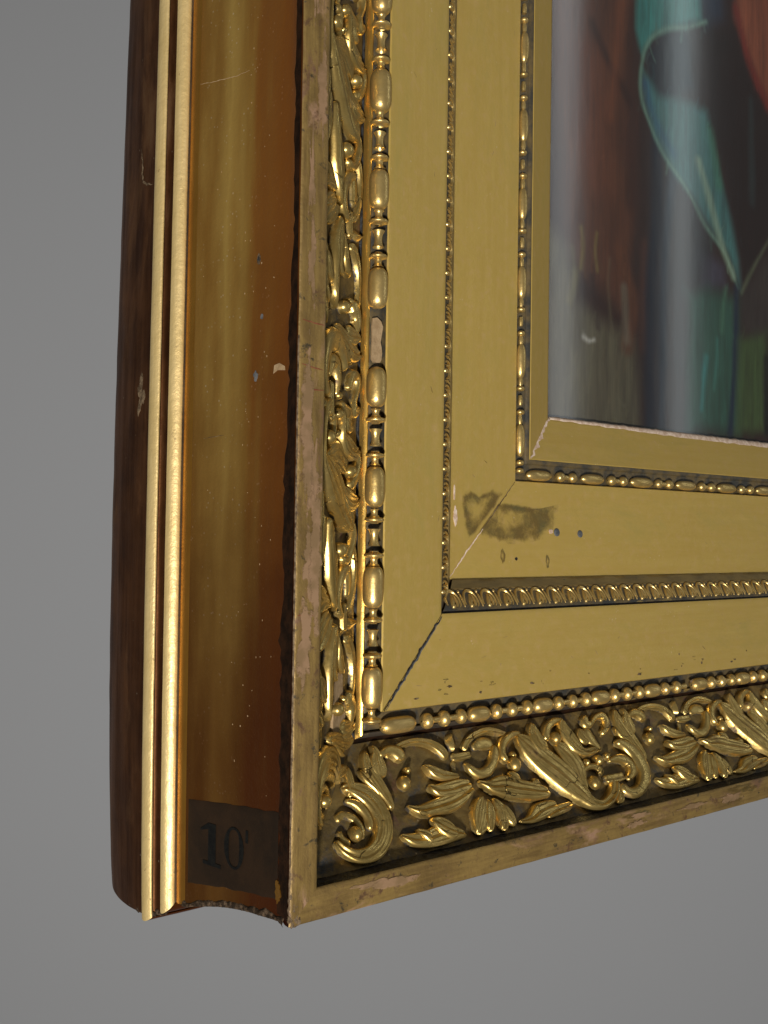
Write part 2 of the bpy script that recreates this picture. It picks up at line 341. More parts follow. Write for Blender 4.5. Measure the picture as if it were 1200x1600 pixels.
LIP = [(0.1735, 0.0604), (0.1742, 0.0600), (0.1757, 0.0606)]
BEVEL = [(0.1757, 0.0606), (0.1762, 0.0604), (0.1992, 0.0705), (0.1997, 0.0710)]
SIGHT = [(0.1997, 0.0710), (0.2003, 0.0714), (0.2007, 0.0750)]

def bed_point(w):
    pr = BEDF; i = int(np.clip(np.searchsorted(pr[:, 0], w) - 1, 0, len(pr) - 2))
    a, b = pr[i], pr[i + 1]; t = (w - a[0]) / (b[0] - a[0]); d = a[1] + (b[1] - a[1]) * t
    return w, d
BEDF = fine(BED)
BED_N = np.array([0.575, -0.818])      # outward normal of the bed in (w, d)

parts = {}
STRIP_LOW = STRIP[:4] + [(0.1112, 0.0489)]
for m in ('b', 'l'):
    sd = 1 if m == 'b' else 2
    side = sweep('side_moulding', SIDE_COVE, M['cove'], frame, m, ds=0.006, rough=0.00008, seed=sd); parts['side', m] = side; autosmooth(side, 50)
    sweep('groove', GROOVE, M['groove'], side, m, seed=sd)
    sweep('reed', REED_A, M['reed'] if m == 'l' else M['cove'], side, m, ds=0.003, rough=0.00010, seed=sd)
    sweep('reed_gap', REED_GAP, M['outer'], side, m, ds=0.003, rough=0.0001, seed=sd)
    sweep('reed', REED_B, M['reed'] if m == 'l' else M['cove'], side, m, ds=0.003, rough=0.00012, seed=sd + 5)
    sweep('back_edge', OUTER, M['outer'], frame, m, rough=0.0003, seed=sd)
    f_ = sweep('front_fillet', FILLET, M['fillet'], frame, m, ds=0.0025, rough=0.00022, seed=sd); parts['fillet', m] = f_; autosmooth(f_, 50)
    bed = sweep('ornament_band', BED, M['bed'], frame, m, ds=0.0015, rough=0.0006, seed=sd); parts['bed', m] = bed
    autosmooth(sweep('step', STEP, M['grime'], bed, m), 50)  # step wall blackened to paint in the shadow of the fillet
    gt = sweep('gutter', GUTTER if m == 'l' else [(0.0505, 0.0358), (0.0510, 0.0366), (0.0517, 0.0366), (0.0523, 0.0362)], M['grime'] if m == 'l' else M['dark_coat'], bed, m, ds=0.002, rough=0.0005, seed=sd)
    bc = sweep('bead_channel', CHANNEL, M['slate'], frame, m, ds=0.002, rough=0.0003, seed=sd); parts['bead', m] = bc; autosmooth(bc, 50)
    rd = sweep('ridge', RIDGE, M['ridge'] if m == 'l' else M['relief'], bc, m, ds=0.002, rough=0.00020, seed=sd)
    p = sweep('panel', PANEL, M['panel'], frame, m, gap=0.00035 if m == 'b' else 0.0, ds=0.006, seed=sd); parts['panel', m] = p; autosmooth(p, 40)
    st = sweep('leaf_strip', STRIP, M['strip'], frame, m, gap=0.0016 if m == 'b' else -0.0002, ds=0.002, rough=0.0002, seed=sd); parts['strip', m] = st; autosmooth(st, 40)
    sweep('strip_ground', STRIP_LOW, M['slate'], st, m, gap=(0.0016 if m == 'b' else -0.0002) , ds=0.004, seed=sd).location.y = -0.0001
    sweep('crevice', CREVICE, M['grime'], st, m, seed=sd)
    p2 = sweep('inner_panel', PANEL_IN, M['panel_in'], frame, m, ds=0.006, seed=sd + 3); parts['panel_in', m] = p2; autosmooth(p2, 40)
    c2 = sweep('inner_bead_channel', CHANNEL_IN, M['slate'], frame, m, ds=0.002, rough=0.0003, seed=sd); parts['bead_in', m] = c2; autosmooth(c2, 50)
    sweep('lip', LIP, M['slate'], c2, m, ds=0.002, rough=0.0002, seed=sd)
    bv = sweep('inner_bevel', BEVEL, M['panel_in'], frame, m, ds=0.006, seed=sd + 4); parts['bevel', m] = bv; autosmooth(bv, 40)
    sg = sweep('sight_edge', SIGHT, M['pale'], frame, m, ds=0.002, rough=0.0003, seed=sd)
    # solid wood behind the gilding
    core = np.array([(0.003, 0.1315), (0.190, 0.1315), (0.206, 0.0775), (0.2004, 0.0762), (0.1745, 0.0640), (0.164, 0.0635), (0.1165, 0.0560), (0.1025, 0.0445), (0.064, 0.0385),
                     (0.050, 0.0405), (0.012, 0.0125), (0.0105, 0.002), (0.0010, 0.002), (0.0013, 0.014), (-0.001, 0.030), (-0.0085, 0.0625), (-0.0130, 0.0760), (-0.0165, 0.090), (-0.0165, 0.108), (-0.0100, 0.122), (0.003, 0.1315)])
    sweep('wooden_core', core, M['wood'], frame, m, ds=0.02, smooth=False)

# ------------------------------------------------------------------ relief ornament
ORN = {"arch":[["flat",3.0,[[64.4,43.8,0.57],[69.4,46.2,0.95],[75.6,47.7,1.09],[83.2,47.7,1.19],[89.3,46.0,1.53],[93.5,42.9,2.03],[95.0,39.7,1.74]]]],"arch_b":[["flat",3.0,[[105.7,42.0,1.31],[109.2,44.9,1.2],[115.0,47.1,1.13],[122.5,47.9,1.22],[128.8,46.7,1.22],[134.0,45.0,0.7]]]],"bud":[["ridge",3.6,[[101.6,49.2,0.27],[100.7,47.2,1.83],[100.3,44.6,2.46],[99.9,42.0,1.29]]]],"ribbon":[["flat",2.4,[[97.4,40.0,1.36],[103.6,39.9,1.36],[109.3,40.1,1.09]]],["flat",1.8,[[98.6,39.0,0.98],[97.2,36.8,1.01],[96.2,34.5,0.91]]]],"hook":[["round",3.6,[[103.2,37.3,0.7],[105.3,34.7,1.67],[109.1,32.5,1.84],[114.4,33.1,1.85],[119.2,35.7,2.0],[122.5,39.3,2.05],[122.6,42.2,1.11]]]],"dome":[["round",2.2,[[111.1,42.2,0.89],[116.4,43.4,2.05],[121.2,43.1,2.06],[123.7,42.1,1.18]]]],"leaf":[["leaf",4.4,[[81.3,39.0,0.37],[84.2,36.5,1.97],[88.0,34.6,2.16],[92.3,33.6,1.5],[98.0,33.0,0.74]]],["leaf",4.8,[[79.6,31.6,1.0],[83.3,29.3,2.1],[89.4,29.0,2.65],[96.8,29.4,2.48],[102.2,29.7,1.12]]],["leaf",5.2,[[65.4,26.4,0.49],[70.1,24.2,1.67],[76.8,24.2,2.26],[85.3,24.6,2.71],[94.0,26.1,2.33],[101.9,28.3,1.11]]]],"leaf_b":[["leaf",4.0,[[57.4,18.1,0.56],[61.5,16.1,1.8],[68.8,15.2,2.39],[77.0,15.7,2.89],[83.5,15.2,2.04],[88.6,14.0,0.71]]],["leaf",4.6,[[65.1,18.4,0.71],[68.5,16.3,1.83],[71.6,14.4,2.05]]],["leaf",5.0,[[73.7,20.7,0.96],[77.1,18.5,2.87],[80.9,16.4,3.06],[84.7,15.0,1.43]]]],"leaf_c":[["leaf",4.6,[[105.6,24.6,0.77],[102.3,21.4,3.15],[98.4,17.4,3.51],[93.8,13.2,1.35]]],["leaf",4.2,[[107.2,23.7,0.94],[105.4,19.1,2.27],[102.9,15.9,1.96],[100.6,13.2,1.24]]],["leaf",4.4,[[109.3,23.4,0.88],[111.2,19.3,2.98],[110.0,15.3,2.41],[107.4,12.5,1.01]]],["leaf",4.0,[[113.6,21.0,0.9],[114.5,17.0,2.54],[115.9,13.0,1.77]]]],"leaf_d":[["leaf",5.2,[[106.4,29.8,0.56],[111.6,27.3,2.21],[119.9,26.3,4.08],[127.8,24.3,3.6],[134.7,22.9,3.07],[142.9,21.4,1.69]]],["leaf",4.4,[[124.6,30.7,1.39],[127.0,28.5,2.7],[130.0,26.2,2.63]]],["leaf",4.4,[[137.3,27.5,1.15],[137.6,25.7,2.72],[137.0,23.9,2.25]]]],"leaf_e":[["leaf",4.4,[[118.9,14.0,0.21],[125.3,14.0,1.25],[132.1,15.7,2.46],[138.6,16.5,2.25],[144.3,16.4,1.51]]],["leaf",3.8,[[135.6,13.6,0.68],[142.2,14.8,1.46],[150.1,15.4,1.3],[153.8,15.9,0.52]]]],"great_leaf":[["leaf",5.6,[[138.3,44.2,1.58],[141.5,40.2,4.79],[146.0,35.7,6.19],[151.2,30.5,6.64],[156.8,24.8,6.68],[160.9,19.3,5.11],[164.2,15.0,2.87],[169.6,13.2,1.57],[177.0,14.5,1.58],[183.1,17.5,1.93],[186.5,20.9,1.72]]],["leaf",5.0,[[150.7,48.4,1.15],[149.7,44.5,3.23],[150.0,39.8,4.48],[153.7,34.8,3.74]]],["leaf",4.6,[[160.6,38.2,1.6],[163.9,34.7,4.6],[166.5,29.3,5.38],[165.4,23.8,3.41],[164.8,18.8,1.87]]]],"curl":[["round",4.2,[[141.6,44.8,0.78],[136.3,44.8,1.38],[129.8,42.5,1.69],[126.4,39.3,1.75],[126.3,36.4,1.59],[128.2,35.2,0.9]]],["ball",5.6,[[130.2,33.5,2.76]]],["ball",4.4,[[131.4,36.9,1.44]]]],"curl_b":[["round",4.4,[[171.1,47.5,0.82],[165.3,47.5,1.53],[159.9,45.6,1.8],[156.5,42.3,2.09],[155.8,39.7,1.64]]],["ball",5.8,[[161.4,40.5,2.5]]]],"side_leaf":[["leaf",5.2,[[171.1,48.1,0.98],[169.7,44.7,3.06],[170.4,40.6,4.06],[172.3,36.4,3.79],[175.9,33.1,1.82],[182.3,33.2,1.4],[188.5,33.0,0.61]]],["leaf",4.2,[[179.9,43.4,1.7],[180.2,39.3,3.34],[183.1,36.9,1.6]]]],"small_scroll":[["round",3.8,[[188.2,48.2,0.93],[186.0,44.8,2.53],[189.3,44.2,1.26],[194.7,46.7,1.18],[199.6,46.8,1.76],[200.7,43.9,2.16],[197.5,40.9,1.39],[193.6,39.3,1.21]]],["round",3.4,[[185.2,43.2,1.87],[184.8,38.9,2.88],[186.5,34.9,1.99],[188.6,33.1,0.81]]]],"berry_0":[["ball",3.8,[[175.2,29.3,1.3]]]],"berry_1":[["ball",5.2,[[182.7,29.2,2.01]]]],"berry_2":[["ball",4.0,[[190.0,30.2,1.42]]]],"ring":[["round",3.2,[[168.4,24.4,0.73],[170.9,26.7,0.89],[175.8,27.7,0.97],[180.6,26.5,1.63],[181.3,23.6,1.85]]],["ball",5.2,[[172.7,21.4,2.55]]]],"tie":[["flat",3.8,[[180.5,21.7,1.46],[187.1,21.4,1.63],[194.3,21.6,1.34]]]],"drop_leaf":[["leaf",4.0,[[187.3,17.7,0.73],[184.7,14.3,1.63],[181.3,12.4,0.41]]]],"scroll":[["round",4.4,[[200.2,35.0,0.93],[205.6,33.0,2.75],[209.8,29.1,4.29],[210.3,24.2,4.11],[207.2,19.2,2.85],[200.1,15.6,1.99],[193.0,15.0,1.97],[189.4,17.2,2.15],[189.0,19.3,1.32]]],["round",4.2,[[189.4,28.2,0.58],[195.8,28.5,1.47],[201.2,27.1,2.32],[202.2,24.0,2.51],[199.4,21.5,1.43],[195.3,20.1,0.86]]]],"stem_leaf":[["leaf",4.2,[[210.3,49.3,0.58],[209.4,45.4,2.85],[210.2,40.2,4.32],[212.5,35.2,4.07],[214.4,29.7,3.48],[215.1,25.3,1.63]]],["leaf",4.0,[[204.4,41.6,0.77],[207.0,37.7,2.16],[211.6,34.2,1.5]]]],"leaf_curl":[["leaf",4.2,[[58.0,48.9,0.63],[59.3,45.9,2.11],[58.7,41.9,3.49],[59.0,36.8,3.52]]],["round",4.0,[[60.2,44.7,1.0],[66.1,46.1,1.89],[70.5,44.3,2.68],[72.0,41.5,2.31]]],["ball",4.6,[[71.6,37.8,1.28]]],["ball",5.2,[[68.3,33.9,2.44]]]]}
def catmull(P, step):
    P = np.array(P, float); out = []
    n = len(P)
    if n == 1: return P
    for i in range(n - 1):
        a, b = P[i], P[i + 1]; p0 = P[i - 1] if i else a - (b - a) * 0.5; p3 = P[i + 2] if i + 2 < n else b + (b - a) * 0.5
        k = max(3, int(np.linalg.norm((b - a)[:2]) / step))
        for j in range(k):
            t = j / k
            out.append(0.5 * ((2 * a) + (-p0 + b) * t + (2 * p0 - 5 * a + 4 * b - p3) * t * t + (-p0 + 3 * a - 3 * b + p3) * t ** 3))
    out.append(P[-1]); out = np.array(out); out[:, 2] = np.maximum(out[:, 2], 0.12); return out

def relief_geo(strokes, seed=0, fat=1.20):
    """strokes in (s, w, halfwidth) mm laid on the bed; returns verts in (s, w, d) metres, faces, relief attr"""
    V = []; F = []; A = []
    def put(s, w, h):
        w0, d0 = bed_point(w / 1000.0)
        V.append((s / 1000.0, w0 + BED_N[0] * h / 1000.0 * 0.9, d0 + BED_N[1] * h / 1000.0)); A.append(max(0.0, min(1.0, h / 4.2)))
    for kind, H, P in strokes:
        if kind == 'ball':
            s0, w0, r = P[0]; r *= 1.12; nu, nv = 16, 9; base = len(V)
            for i in range(nv + 1):
                th = math.pi / 2 * i / nv; rr = r * math.sin(th); h = (H * 0.35) + (max(r, H * 0.62)) * math.cos(th)
                if i == nv: h = -0.8
                for j in range(nu):
                    ph = 2 * math.pi * j / nu; put(s0 + rr * math.cos(ph), w0 + rr * 0.95 * math.sin(ph), h)
            for i in range(nv):
                for j in range(nu):
                    a = base + i * nu + j; b = base + i * nu + (j + 1) % nu; F.append((a, b, b + nu, a + nu))
            continue
        C = catmull(P, 0.55); n = len(C); T = np.gradient(C[:, :2], axis=0); T /= np.linalg.norm(T, axis=1)[:, None] + 1e-9
        N = np.stack([-T[:, 1], T[:, 0]], 1); L = np.concatenate([[0], np.cumsum(np.linalg.norm(np.diff(C[:, :2], axis=0), axis=1))]); tot = L[-1]
        K = 23 if kind != 'flat' else 11; base = len(V)
        for i in range(n):
            hw = C[i, 2] * fat + 0.12
            e = min(L[i], tot - L[i]); cap = min(1.0, (e / max(0.9, hw * 0.9))) ; cap = math.sqrt(max(0.0, 1 - (1 - cap) ** 2))
            ww = hw * (0.25 + 0.75 * cap)
            hh = H * 0.90 * min(1.0, 0.45 + hw / 3.4) * (0.30 + 0.70 * cap)
            if kind == 'leaf': hh *= 0.86 + 0.14 * math.sin(L[i] / tot * math.pi)
            wob = 0.03 * math.sin(L[i] * 0.45 + seed)
            for k in range(K):
                v = -1 + 2 * k / (K - 1)
                if kind == 'flat': f = 0.0 if abs(v) > 0.99 else (0.82 if abs(v) > 0.75 else 1.0 - 0.16 * (1 - min(1, abs(v) / 0.6)))
                elif kind == 'ridge': f = (1 - abs(v)) ** 0.8 if abs(v) < 0.99 else 0
                elif kind == 'round': f = max(0.0, 1 - abs(v) ** 2.8) ** 0.5
                else:
                    g = max(0.0, 1 - abs(v) ** 3.2) ** 0.5
                    f = g * (1.0 - 0.26 * math.exp(-((v - 0.10 - wob) / 0.34) ** 2) * cap) * (1 - 0.10 * v)
                if kind == 'leaf' and hw > 2.3 and abs(v) < 0.99: f *= 1 - 0.22 * cap * min(1, (hw - 2.3) / 1.5) * (math.exp(-((v - 0.52) / 0.12) ** 2) + math.exp(-((v + 0.46) / 0.12) ** 2))
                h = hh * f
                if k in (0, K - 1): h = -0.9
                put(C[i, 0] + N[i, 0] * ww * v * (1.0 if k not in (0, K - 1) else 1.02), C[i, 1] + N[i, 1] * ww * v * 0.97, h)
        for i in range(n - 1):
            for k in range(K - 1):
                a = base + i * K + k; F.append((a, a + K, a + K + 1, a + 1))
    return V, F, A

def orient(V, F, member):
    out = [(s, d, w) if member == 'b' else (w, d, s) for s, w, d in V]
    return out, (F if member == 'b' else [f[::-1] for f in F])

NAME = {'arch': 'arch', 'arch_b': 'arch', 'bud': 'bud', 'ribbon': 'ribbon', 'hook': 'hook_scroll', 'dome': 'boss', 'leaf': 'acanthus_leaf', 'leaf_b': 'acanthus_leaf',
        'leaf_c': 'hanging_leaf', 'leaf_d': 'acanthus_leaf', 'leaf_e': 'acanthus_leaf', 'great_leaf': 'great_leaf', 'curl': 'curled_tip', 'curl_b': 'curled_tip',
        'side_leaf': 'side_leaf', 'small_scroll': 'small_scroll', 'berry_0': 'berry', 'berry_1': 'berry', 'berry_2': 'berry', 'ring': 'ring_scroll', 'tie': 'ribbon',
        'drop_leaf': 'drop_leaf', 'scroll': 'scroll', 'stem_leaf': 'stem_leaf', 'leaf_curl': 'leaf_curl'}
PERIOD = 0.1572
CORNER = {
 'scroll': [['leaf', 4.4, [[38.5, 36.0, 0.9], [43.5, 35.0, 2.4], [48.8, 31.9, 3.6], [51.6, 27.0, 4.0], [51.0, 21.8, 3.7], [46.8, 17.2, 3.0], [40.8, 14.8, 2.3], [34.8, 14.9, 1.9], [30.0, 17.2, 1.5], [27.6, 20.6, 1.0]]],
            ['round', 3.4, [[38.2, 31.8, 0.6], [41.8, 30.6, 1.3], [44.6, 28.0, 1.7], [45.6, 24.6, 1.5], [44.4, 21.4, 0.9]]],
            ['round', 2.2, [[31.6, 26.6, 1.1], [35.2, 27.8, 1.2], [39.4, 26.2, 1.3], [41.2, 22.8, 1.3], [39.4, 19.6, 1.2]]],
            ['round', 2.6, [[30.8, 23.4, 1.2], [31.4, 20.6, 1.2], [34.2, 18.6, 1.3]]],
            ['ball', 5.6, [[37.2, 21.2, 2.3]]]],
 'stem_leaf': [['leaf', 4.2, [[55.0, 47.6, 0.6], [53.6, 44.0, 2.1], [54.0, 39.6, 2.9], [55.8, 35.0, 2.9], [57.6, 30.4, 2.2], [58.0, 26.0, 1.2]]],
               ['leaf', 4.0, [[49.0, 41.0, 0.6], [50.6, 38.0, 1.7], [53.4, 34.6, 1.6], [55.6, 31.0, 0.9]]],
               ['leaf', 4.0, [[43.8, 43.4, 0.6], [43.2, 39.8, 1.9], [42.6, 35.6, 1.7], [40.6, 32.6, 0.8]]]],
}
def add_relief(name, strokes, member, parent, offsets, seed=0, zfun=None):
    V, F, A = relief_geo(strokes, seed); V, F = orient(V, F, member)
    s0 = sum(v[0 if member == 'b' else 2] for v in V) / len(V)
    V = [(v[0] - (s0 if member == 'b' else 0), v[1], v[2] - (s0 if member == 'l' else 0)) for v in V]
    o = mesh_obj(name, V, F, M['relief'], parent, True, None, A)
    res = []
    for i, off in enumerate(offsets):
        c = o if i == 0 else o.copy()
        if i: COL.objects.link(c)
        c.parent = parent; p = s0 + off
        c.location = (p, 0, 0) if member == 'b' else (0, 0, p); res.append(c)
    return res
for m in ('b', 'l'):
    bed = parts['bed', m]
    for si, (k, st) in enumerate(ORN.items()):
        hi = max(p[0] for q in st for p in q[2]) / 1000
        offs = [n * PERIOD for n in range(3) if hi + n * PERIOD < L_END - 0.004]
        add_relief(NAME[k], st, m, bed, offs, si)
    for si, (k, st) in enumerate(CORNER.items()):
        add_relief(k, st, m, bed, [0.0], si + 40)

# ------------------------------------------------------------------ lathe-turned beads
def lathe(pts, nu=20):
    """pts: (t along, radius) in mm, axis along local X (bottom) ; returns verts (s, a, b) and faces"""
    V = []; F = []; A = []
    rmax = max(r for _, r in pts)
    for t, r in pts:
        for j in range(nu):
            ph = 2 * math.pi * j / nu; V.append((t / 1000, r / 1000 * math.cos(ph), r / 1000 * math.sin(ph))); A.append(min(1.0, 0.15 + 0.85 * r / rmax))
    for i in range(len(pts) - 1):
        for j in range(nu):
            a = i * nu + j; b = i * nu + (j + 1) % nu; F.append((a, a + nu, b + nu, b))
    return V, F, A
def bead_mesh(name, pts, member, mat, attr_full=False):
    V, F, A = lathe(pts)
    if member == 'b': V = [(s, a, b) for s, a, b in V]
    else: V = [(a, b, s) for s, a, b in V]
    me = bpy.data.meshes.new(name); me.from_pydata(V, [], F); me.update(); me.materials.append(mat)
    me.polygons.foreach_set('use_smooth', [True] * len(me.polygons))
    at = me.attributes.new('relief', 'FLOAT', 'POINT'); at.data.foreach_set('value', A)
    return me
def ell(h, r, n=14, p=2.6, r0=0.0):
    return [(h * x, max(r0, r * (1 - abs(x) ** p) ** (1 / 2.0))) for x in np.sin(np.linspace(-math.pi / 2, math.pi / 2, n))]
BULB = ell(9.1, 4.4, 22, 4.6, 0.4)
DISC = [(-1.6, 1.5), (-1.2, 1.8), (-0.9, 3.0), (-0.45, 3.95), (0.1, 4.1), (0.6, 3.7), (0.95, 2.4), (1.4, 1.9), (1.8, 1.7)]
SPOOL = [(-3.4, 2.5), (-2.8, 2.1), (-1.8, 1.75), (-0.4, 1.6), (0.8, 1.65), (2.0, 1.9), (2.9, 2.4), (3.4, 2.7)]
NECK = [(-1.8, 2.5), (-1.2, 1.7), (-0.2, 1.45), (0.9, 1.5), (1.6, 1.8), (1.9, 2.2)]
BALL = [(t * 1.0, max(.3, math.sqrt(max(0, 3.0 ** 2 - t ** 2)))) for t in np.linspace(-3.0, 3.0, 12)]
BULB2 = ell(8.8, 2.7, 14, 3.2, 0.3)
BEAD2 = ell(1.5, 2.35, 10, 2.2, 0.3)
SPOOL2 = [(-2.4, 1.1), (-1.2, 1.3), (0, 1.35), (1.2, 1.2), (2.4, 1.0)]
def bead_row(member, parent, names, w, d, items, label=None, fat=1.0):
    cache = {}
    for kind, s in items:
        if kind not in cache: cache[kind] = bead_mesh(kind, names[kind], member, M['bright'])
        o = bpy.data.objects.new(kind, cache[kind]); COL.objects.link(o); o.parent = parent
        j = random.uniform(-1, 1) * 0.00012
        o.location = (s, d + j, w) if member == 'b' else (w, d + j, s)
        ang = random.uniform(0, 6.28)
        if member == 'b': o.rotation_euler = (ang, random.uniform(-.012, .012), random.uniform(-.012, .012)); 
        else: o.rotation_euler = (random.uniform(-.012, .012), random.uniform(-.012, .012), ang)
        k_ = random.uniform(0.955, 1.03); o.scale = (k_ * random.uniform(.98, 1.02), k_, k_ * random.uniform(.98, 1.02))
N1 = {'bulb': BULB, 'disc': DISC, 'spool': SPOOL, 'neck': NECK}
# left upright: bulbs at 0.0738 + n*0.0411
items = []
for n in range(11):
    c = 0.0738 + n * 0.0411
    items.append(('bulb', c))
    if n != 3:
        for kd, off in (('neck', 10.6), ('disc', 13.0), ('spool', 20.55 - 3.2 + 3.0), ('disc', 27.6), ('neck', 30.2)): items.append((kd, c + off / 1000))
items += [('neck', 0.0738 - 0.0106), ('disc', 0.0738 - 0.0133)]
bead_row('l', parts['bead', 'l'], N1, 0.0570, 0.0313, items)
# bottom length: bulb, disc, ball, disc
N1b = {'bulb': ell(8.6, 3.9, 16, 3.0, 0.4), 'disc': BALL and [(t * 0.95, max(.4, math.sqrt(max(0, 3.45 ** 2 - (t * 1.15) ** 2)))) for t in np.linspace(-3.0, 3.0, 12)], 'neck': [(-3, 1.5), (-1, 1.3), (1, 1.3), (3, 1.5)]}
items = [('long_bulb', 0.0712)]
for n in range(11):
    c = 0.0962 + n * 0.0406
    for k, off in enumerate((-9.6, 0, 9.8)):
        if (n, k) == (4, 2): continue
        items.append(('disc', c + off / 1000))
    if c + 0.0203 < L_END - .008: items.append(('bulb', c + 0.0203))
    for off in (-4.9, 4.9): items.append(('neck', c + off / 1000))
items = [it for it in items if it[1] < L_END - 0.006]
N1b['bulb'] = ell(6.4, 3.55, 16, 3.4, 0.4); N1b['long_bulb'] = ell(9.4, 3.7, 18, 4.0, 0.4)
bead_row('b', parts['bead', 'b'], N1b, 0.0570, 0.0318, items)
# inner rows
N2 = {'bulb': BULB2, 'bead': BEAD2, 'spool': SPOOL2}
items = []
for n in range(9):
    c = 0.1850 + n * 0.0400
    items.append(('bulb', c))
    for kd, off in (('spool', 10.3), ('bead', 14.0), ('spool', 20.0), ('bead', 26.0), ('spool', 29.8)):
        if c + off / 1000 < L_END - .004: items.append((kd, c + off / 1000))
items = [it for it in items if it[1] < L_END - 0.009] + [('bead', 0.1735), ('bead', 0.1695)]
bead_row('l', parts['bead_in', 'l'], N2, 0.1673, 0.0592, items)
N2b = {'bulb': ell(9.2, 2.85, 14, 3.2, 0.3), 'bead': ell(2.9, 2.75, 12, 2.2, 0.3), 'spool': SPOOL2}
items = []
for n in range(9):
    c = 0.1812 + n * 0.0408
    items.append(('bulb', c))
    for kd, off in (('bead', 15.6), ('spool', 20.4), ('bead', 25.2)): items.append((kd, c + off / 1000))
items = [it for it in items if it[1] < L_END - 0.010]
bead_row('b', parts['bead_in', 'b'], N2b, 0.1676, 0.0592, items)

# ------------------------------------------------------------------ small leaf strip (one leaf-and-dart per 11.1 mm)
SF = fine(STRIP)
def strip_point(w):
    d = np.interp(w, [0.1024, 0.1040, 0.1075, 0.1110, 0.1118], [0.0424, 0.0431, 0.0459, 0.0488, 0.0492]); return w, d
SN = np.array([0.62, -0.78])
def strip_geo(strokes):
    V = []; F = []; A = []
    for H, P in strokes:
        C = catmull(P, 0.35); n = len(C)
        if len(P) == 1:
            s0, w0, r = P[0]; base = len(V)
            for i in range(6):
                th = math.pi / 2 * i / 5; 
                for j in range(12):
                    ph = 2 * math.pi * j / 12; w, d = strip_point((w0 + r * math.sin(th) * math.sin(ph)) / 1000); h = (r * 0.9 * math.cos(th) + 0.3 if i < 5 else -0.4) / 1000
                    V.append(((s0 + r * math.sin(th) * math.cos(ph)) / 1000, w + SN[0] * h, d + SN[1] * h)); A.append(min(1, h * 1000 / 1.0))
            for i in range(5):
                for j in range(12):
                    a = base + i * 12 + j; b = base + i * 12 + (j + 1) % 12; F.append((a, b, b + 12, a + 12))
            continue
        T = np.gradient(C[:, :2], axis=0); T /= np.linalg.norm(T, axis=1)[:, None] + 1e-9; N = np.stack([-T[:, 1], T[:, 0]], 1); base = len(V); K = 7
        for i in range(n):
            f = math.sin(math.pi * min(1, max(0.06, (i + 0.5) / n)))**0.4
            for k in range(K):
                v = -1 + 2 * k / (K - 1); h = H * f * math.sqrt(max(0, 1 - v * v)) if abs(v) < 1 else -0.4
                w, d = strip_point((C[i, 1] + N[i, 1] * C[i, 2] * v) / 1000); V.append(((C[i, 0] + N[i, 0] * C[i, 2] * v) / 1000, w + SN[0] * h / 1000, d + SN[1] * h / 1000)); A.append(max(0, min(1, h / 1.0)))
        for i in range(n - 1):
            for k in range(K - 1):
                a = base + i * K + k; F.append((a, a + K, a + K + 1, a + 1))
    return V, F, A
LEAFLET = [(1.3, [(-4.6, 104.6, 0.25), (-4.4, 107.2, 0.55), (-3.0, 109.6, 0.65), (-0.6, 110.7, 0.65), (1.6, 109.9, 0.65), (3.0, 107.6, 0.6), (3.2, 105.2, 0.5), (2.2, 103.7, 0.3)]),
           (1.5, [(-2.4, 103.6, 0.3), (-1.6, 105.2, 0.95), (-0.6, 107.4, 0.8), (-0.2, 109.0, 0.3)]), (1.4, [(0.6, 103.8, 0.3), (1.2, 105.6, 0.75), (1.0, 107.6, 0.6), (0.4, 109.2, 0.25)])]
DART = [(1.0, [(5.0, 109.9, 0.3), (5.4, 107.6, 0.75), (5.3, 105.4, 0.5), (5.2, 103.6, 0.2)]), (1.0, [(5.2, 110.3, 0.7)])]
BUDLET = [(1.0, [(-1.5, 104.2, 1.15)])]
for m in ('b', 'l'):
    for nm, st in (('leaflet', LEAFLET), ('dart', DART), ('pearl', BUDLET)):
        V, F, A = strip_geo(st); V, F = orient(V, F, m); o = None
        k = 0
        while 0.1125 + k * 0.01110 < L_END - 0.008:
            if o is None: o = mesh_obj(nm, V, F, M['bright'], parts['strip', m], True, None, A); c = o
            else: c = o.copy(); COL.objects.link(c); c.parent = parts['strip', m]
            p = 0.1125 + k * 0.01110; c.location = (p, 0, 0) if m == 'b' else (0, 0, p); k += 1

# ------------------------------------------------------------------ marks of age: chips, patches, nails, label
def blob_poly(cx, cy, rx, ry, n=26, seed=0, jag=0.25, rot=0.0):
    out = []
    for i in range(n):
        a = 2 * math.pi * i / n; r = 1 + jag * mnoise.noise(Vector((math.cos(a) * 1.7 + seed * 5, math.sin(a) * 1.7, seed))) * 1.6 + jag * 0.5 * mnoise.noise(Vector((math.cos(a) * 6, math.sin(a) * 6, seed + 9)))
        x, y = rx * r * math.cos(a), ry * r * math.sin(a); out.append((cx + x * math.cos(rot) - y * math.sin(rot), cy + x * math.sin(rot) + y * math.cos(rot)))
    return out
def flake(name, poly, surf, mat, parent, thick=0.00025, attr_in=False, rings=3):
    """thin irregular patch: poly in surface coordinates, surf(s, t, lift) -> world"""
    n = len(poly); cx = sum(p[0] for p in poly) / n; cy = sum(p[1] for p in poly) / n; V = []; A = []; F = []
    V.append(surf(cx, cy, thick)); A.append(1.0)
    for r in range(1, rings + 1):
        f = r / rings
        for (x, y) in poly: V.append(surf(cx + (x - cx) * f, cy + (y - cy) * f, thick)); A.append(1 - f if attr_in else 1.0)
    for (x, y) in poly: V.append(surf(x, y, -0.0003)); A.append(0.0)
    for j in range(n): F.append((0, 1 + j, 1 + (j + 1) % n))
    for r in range(rings):
        for j in range(n):
            a = 1 + r * n + j; b = 1 + r * n + (j + 1) % n; F.append((a, a + n, b + n, b))
    if attr_in: F = F[:n + (rings - 1) * n]
    return mesh_obj(name, V, F, mat, parent, False, None, A)
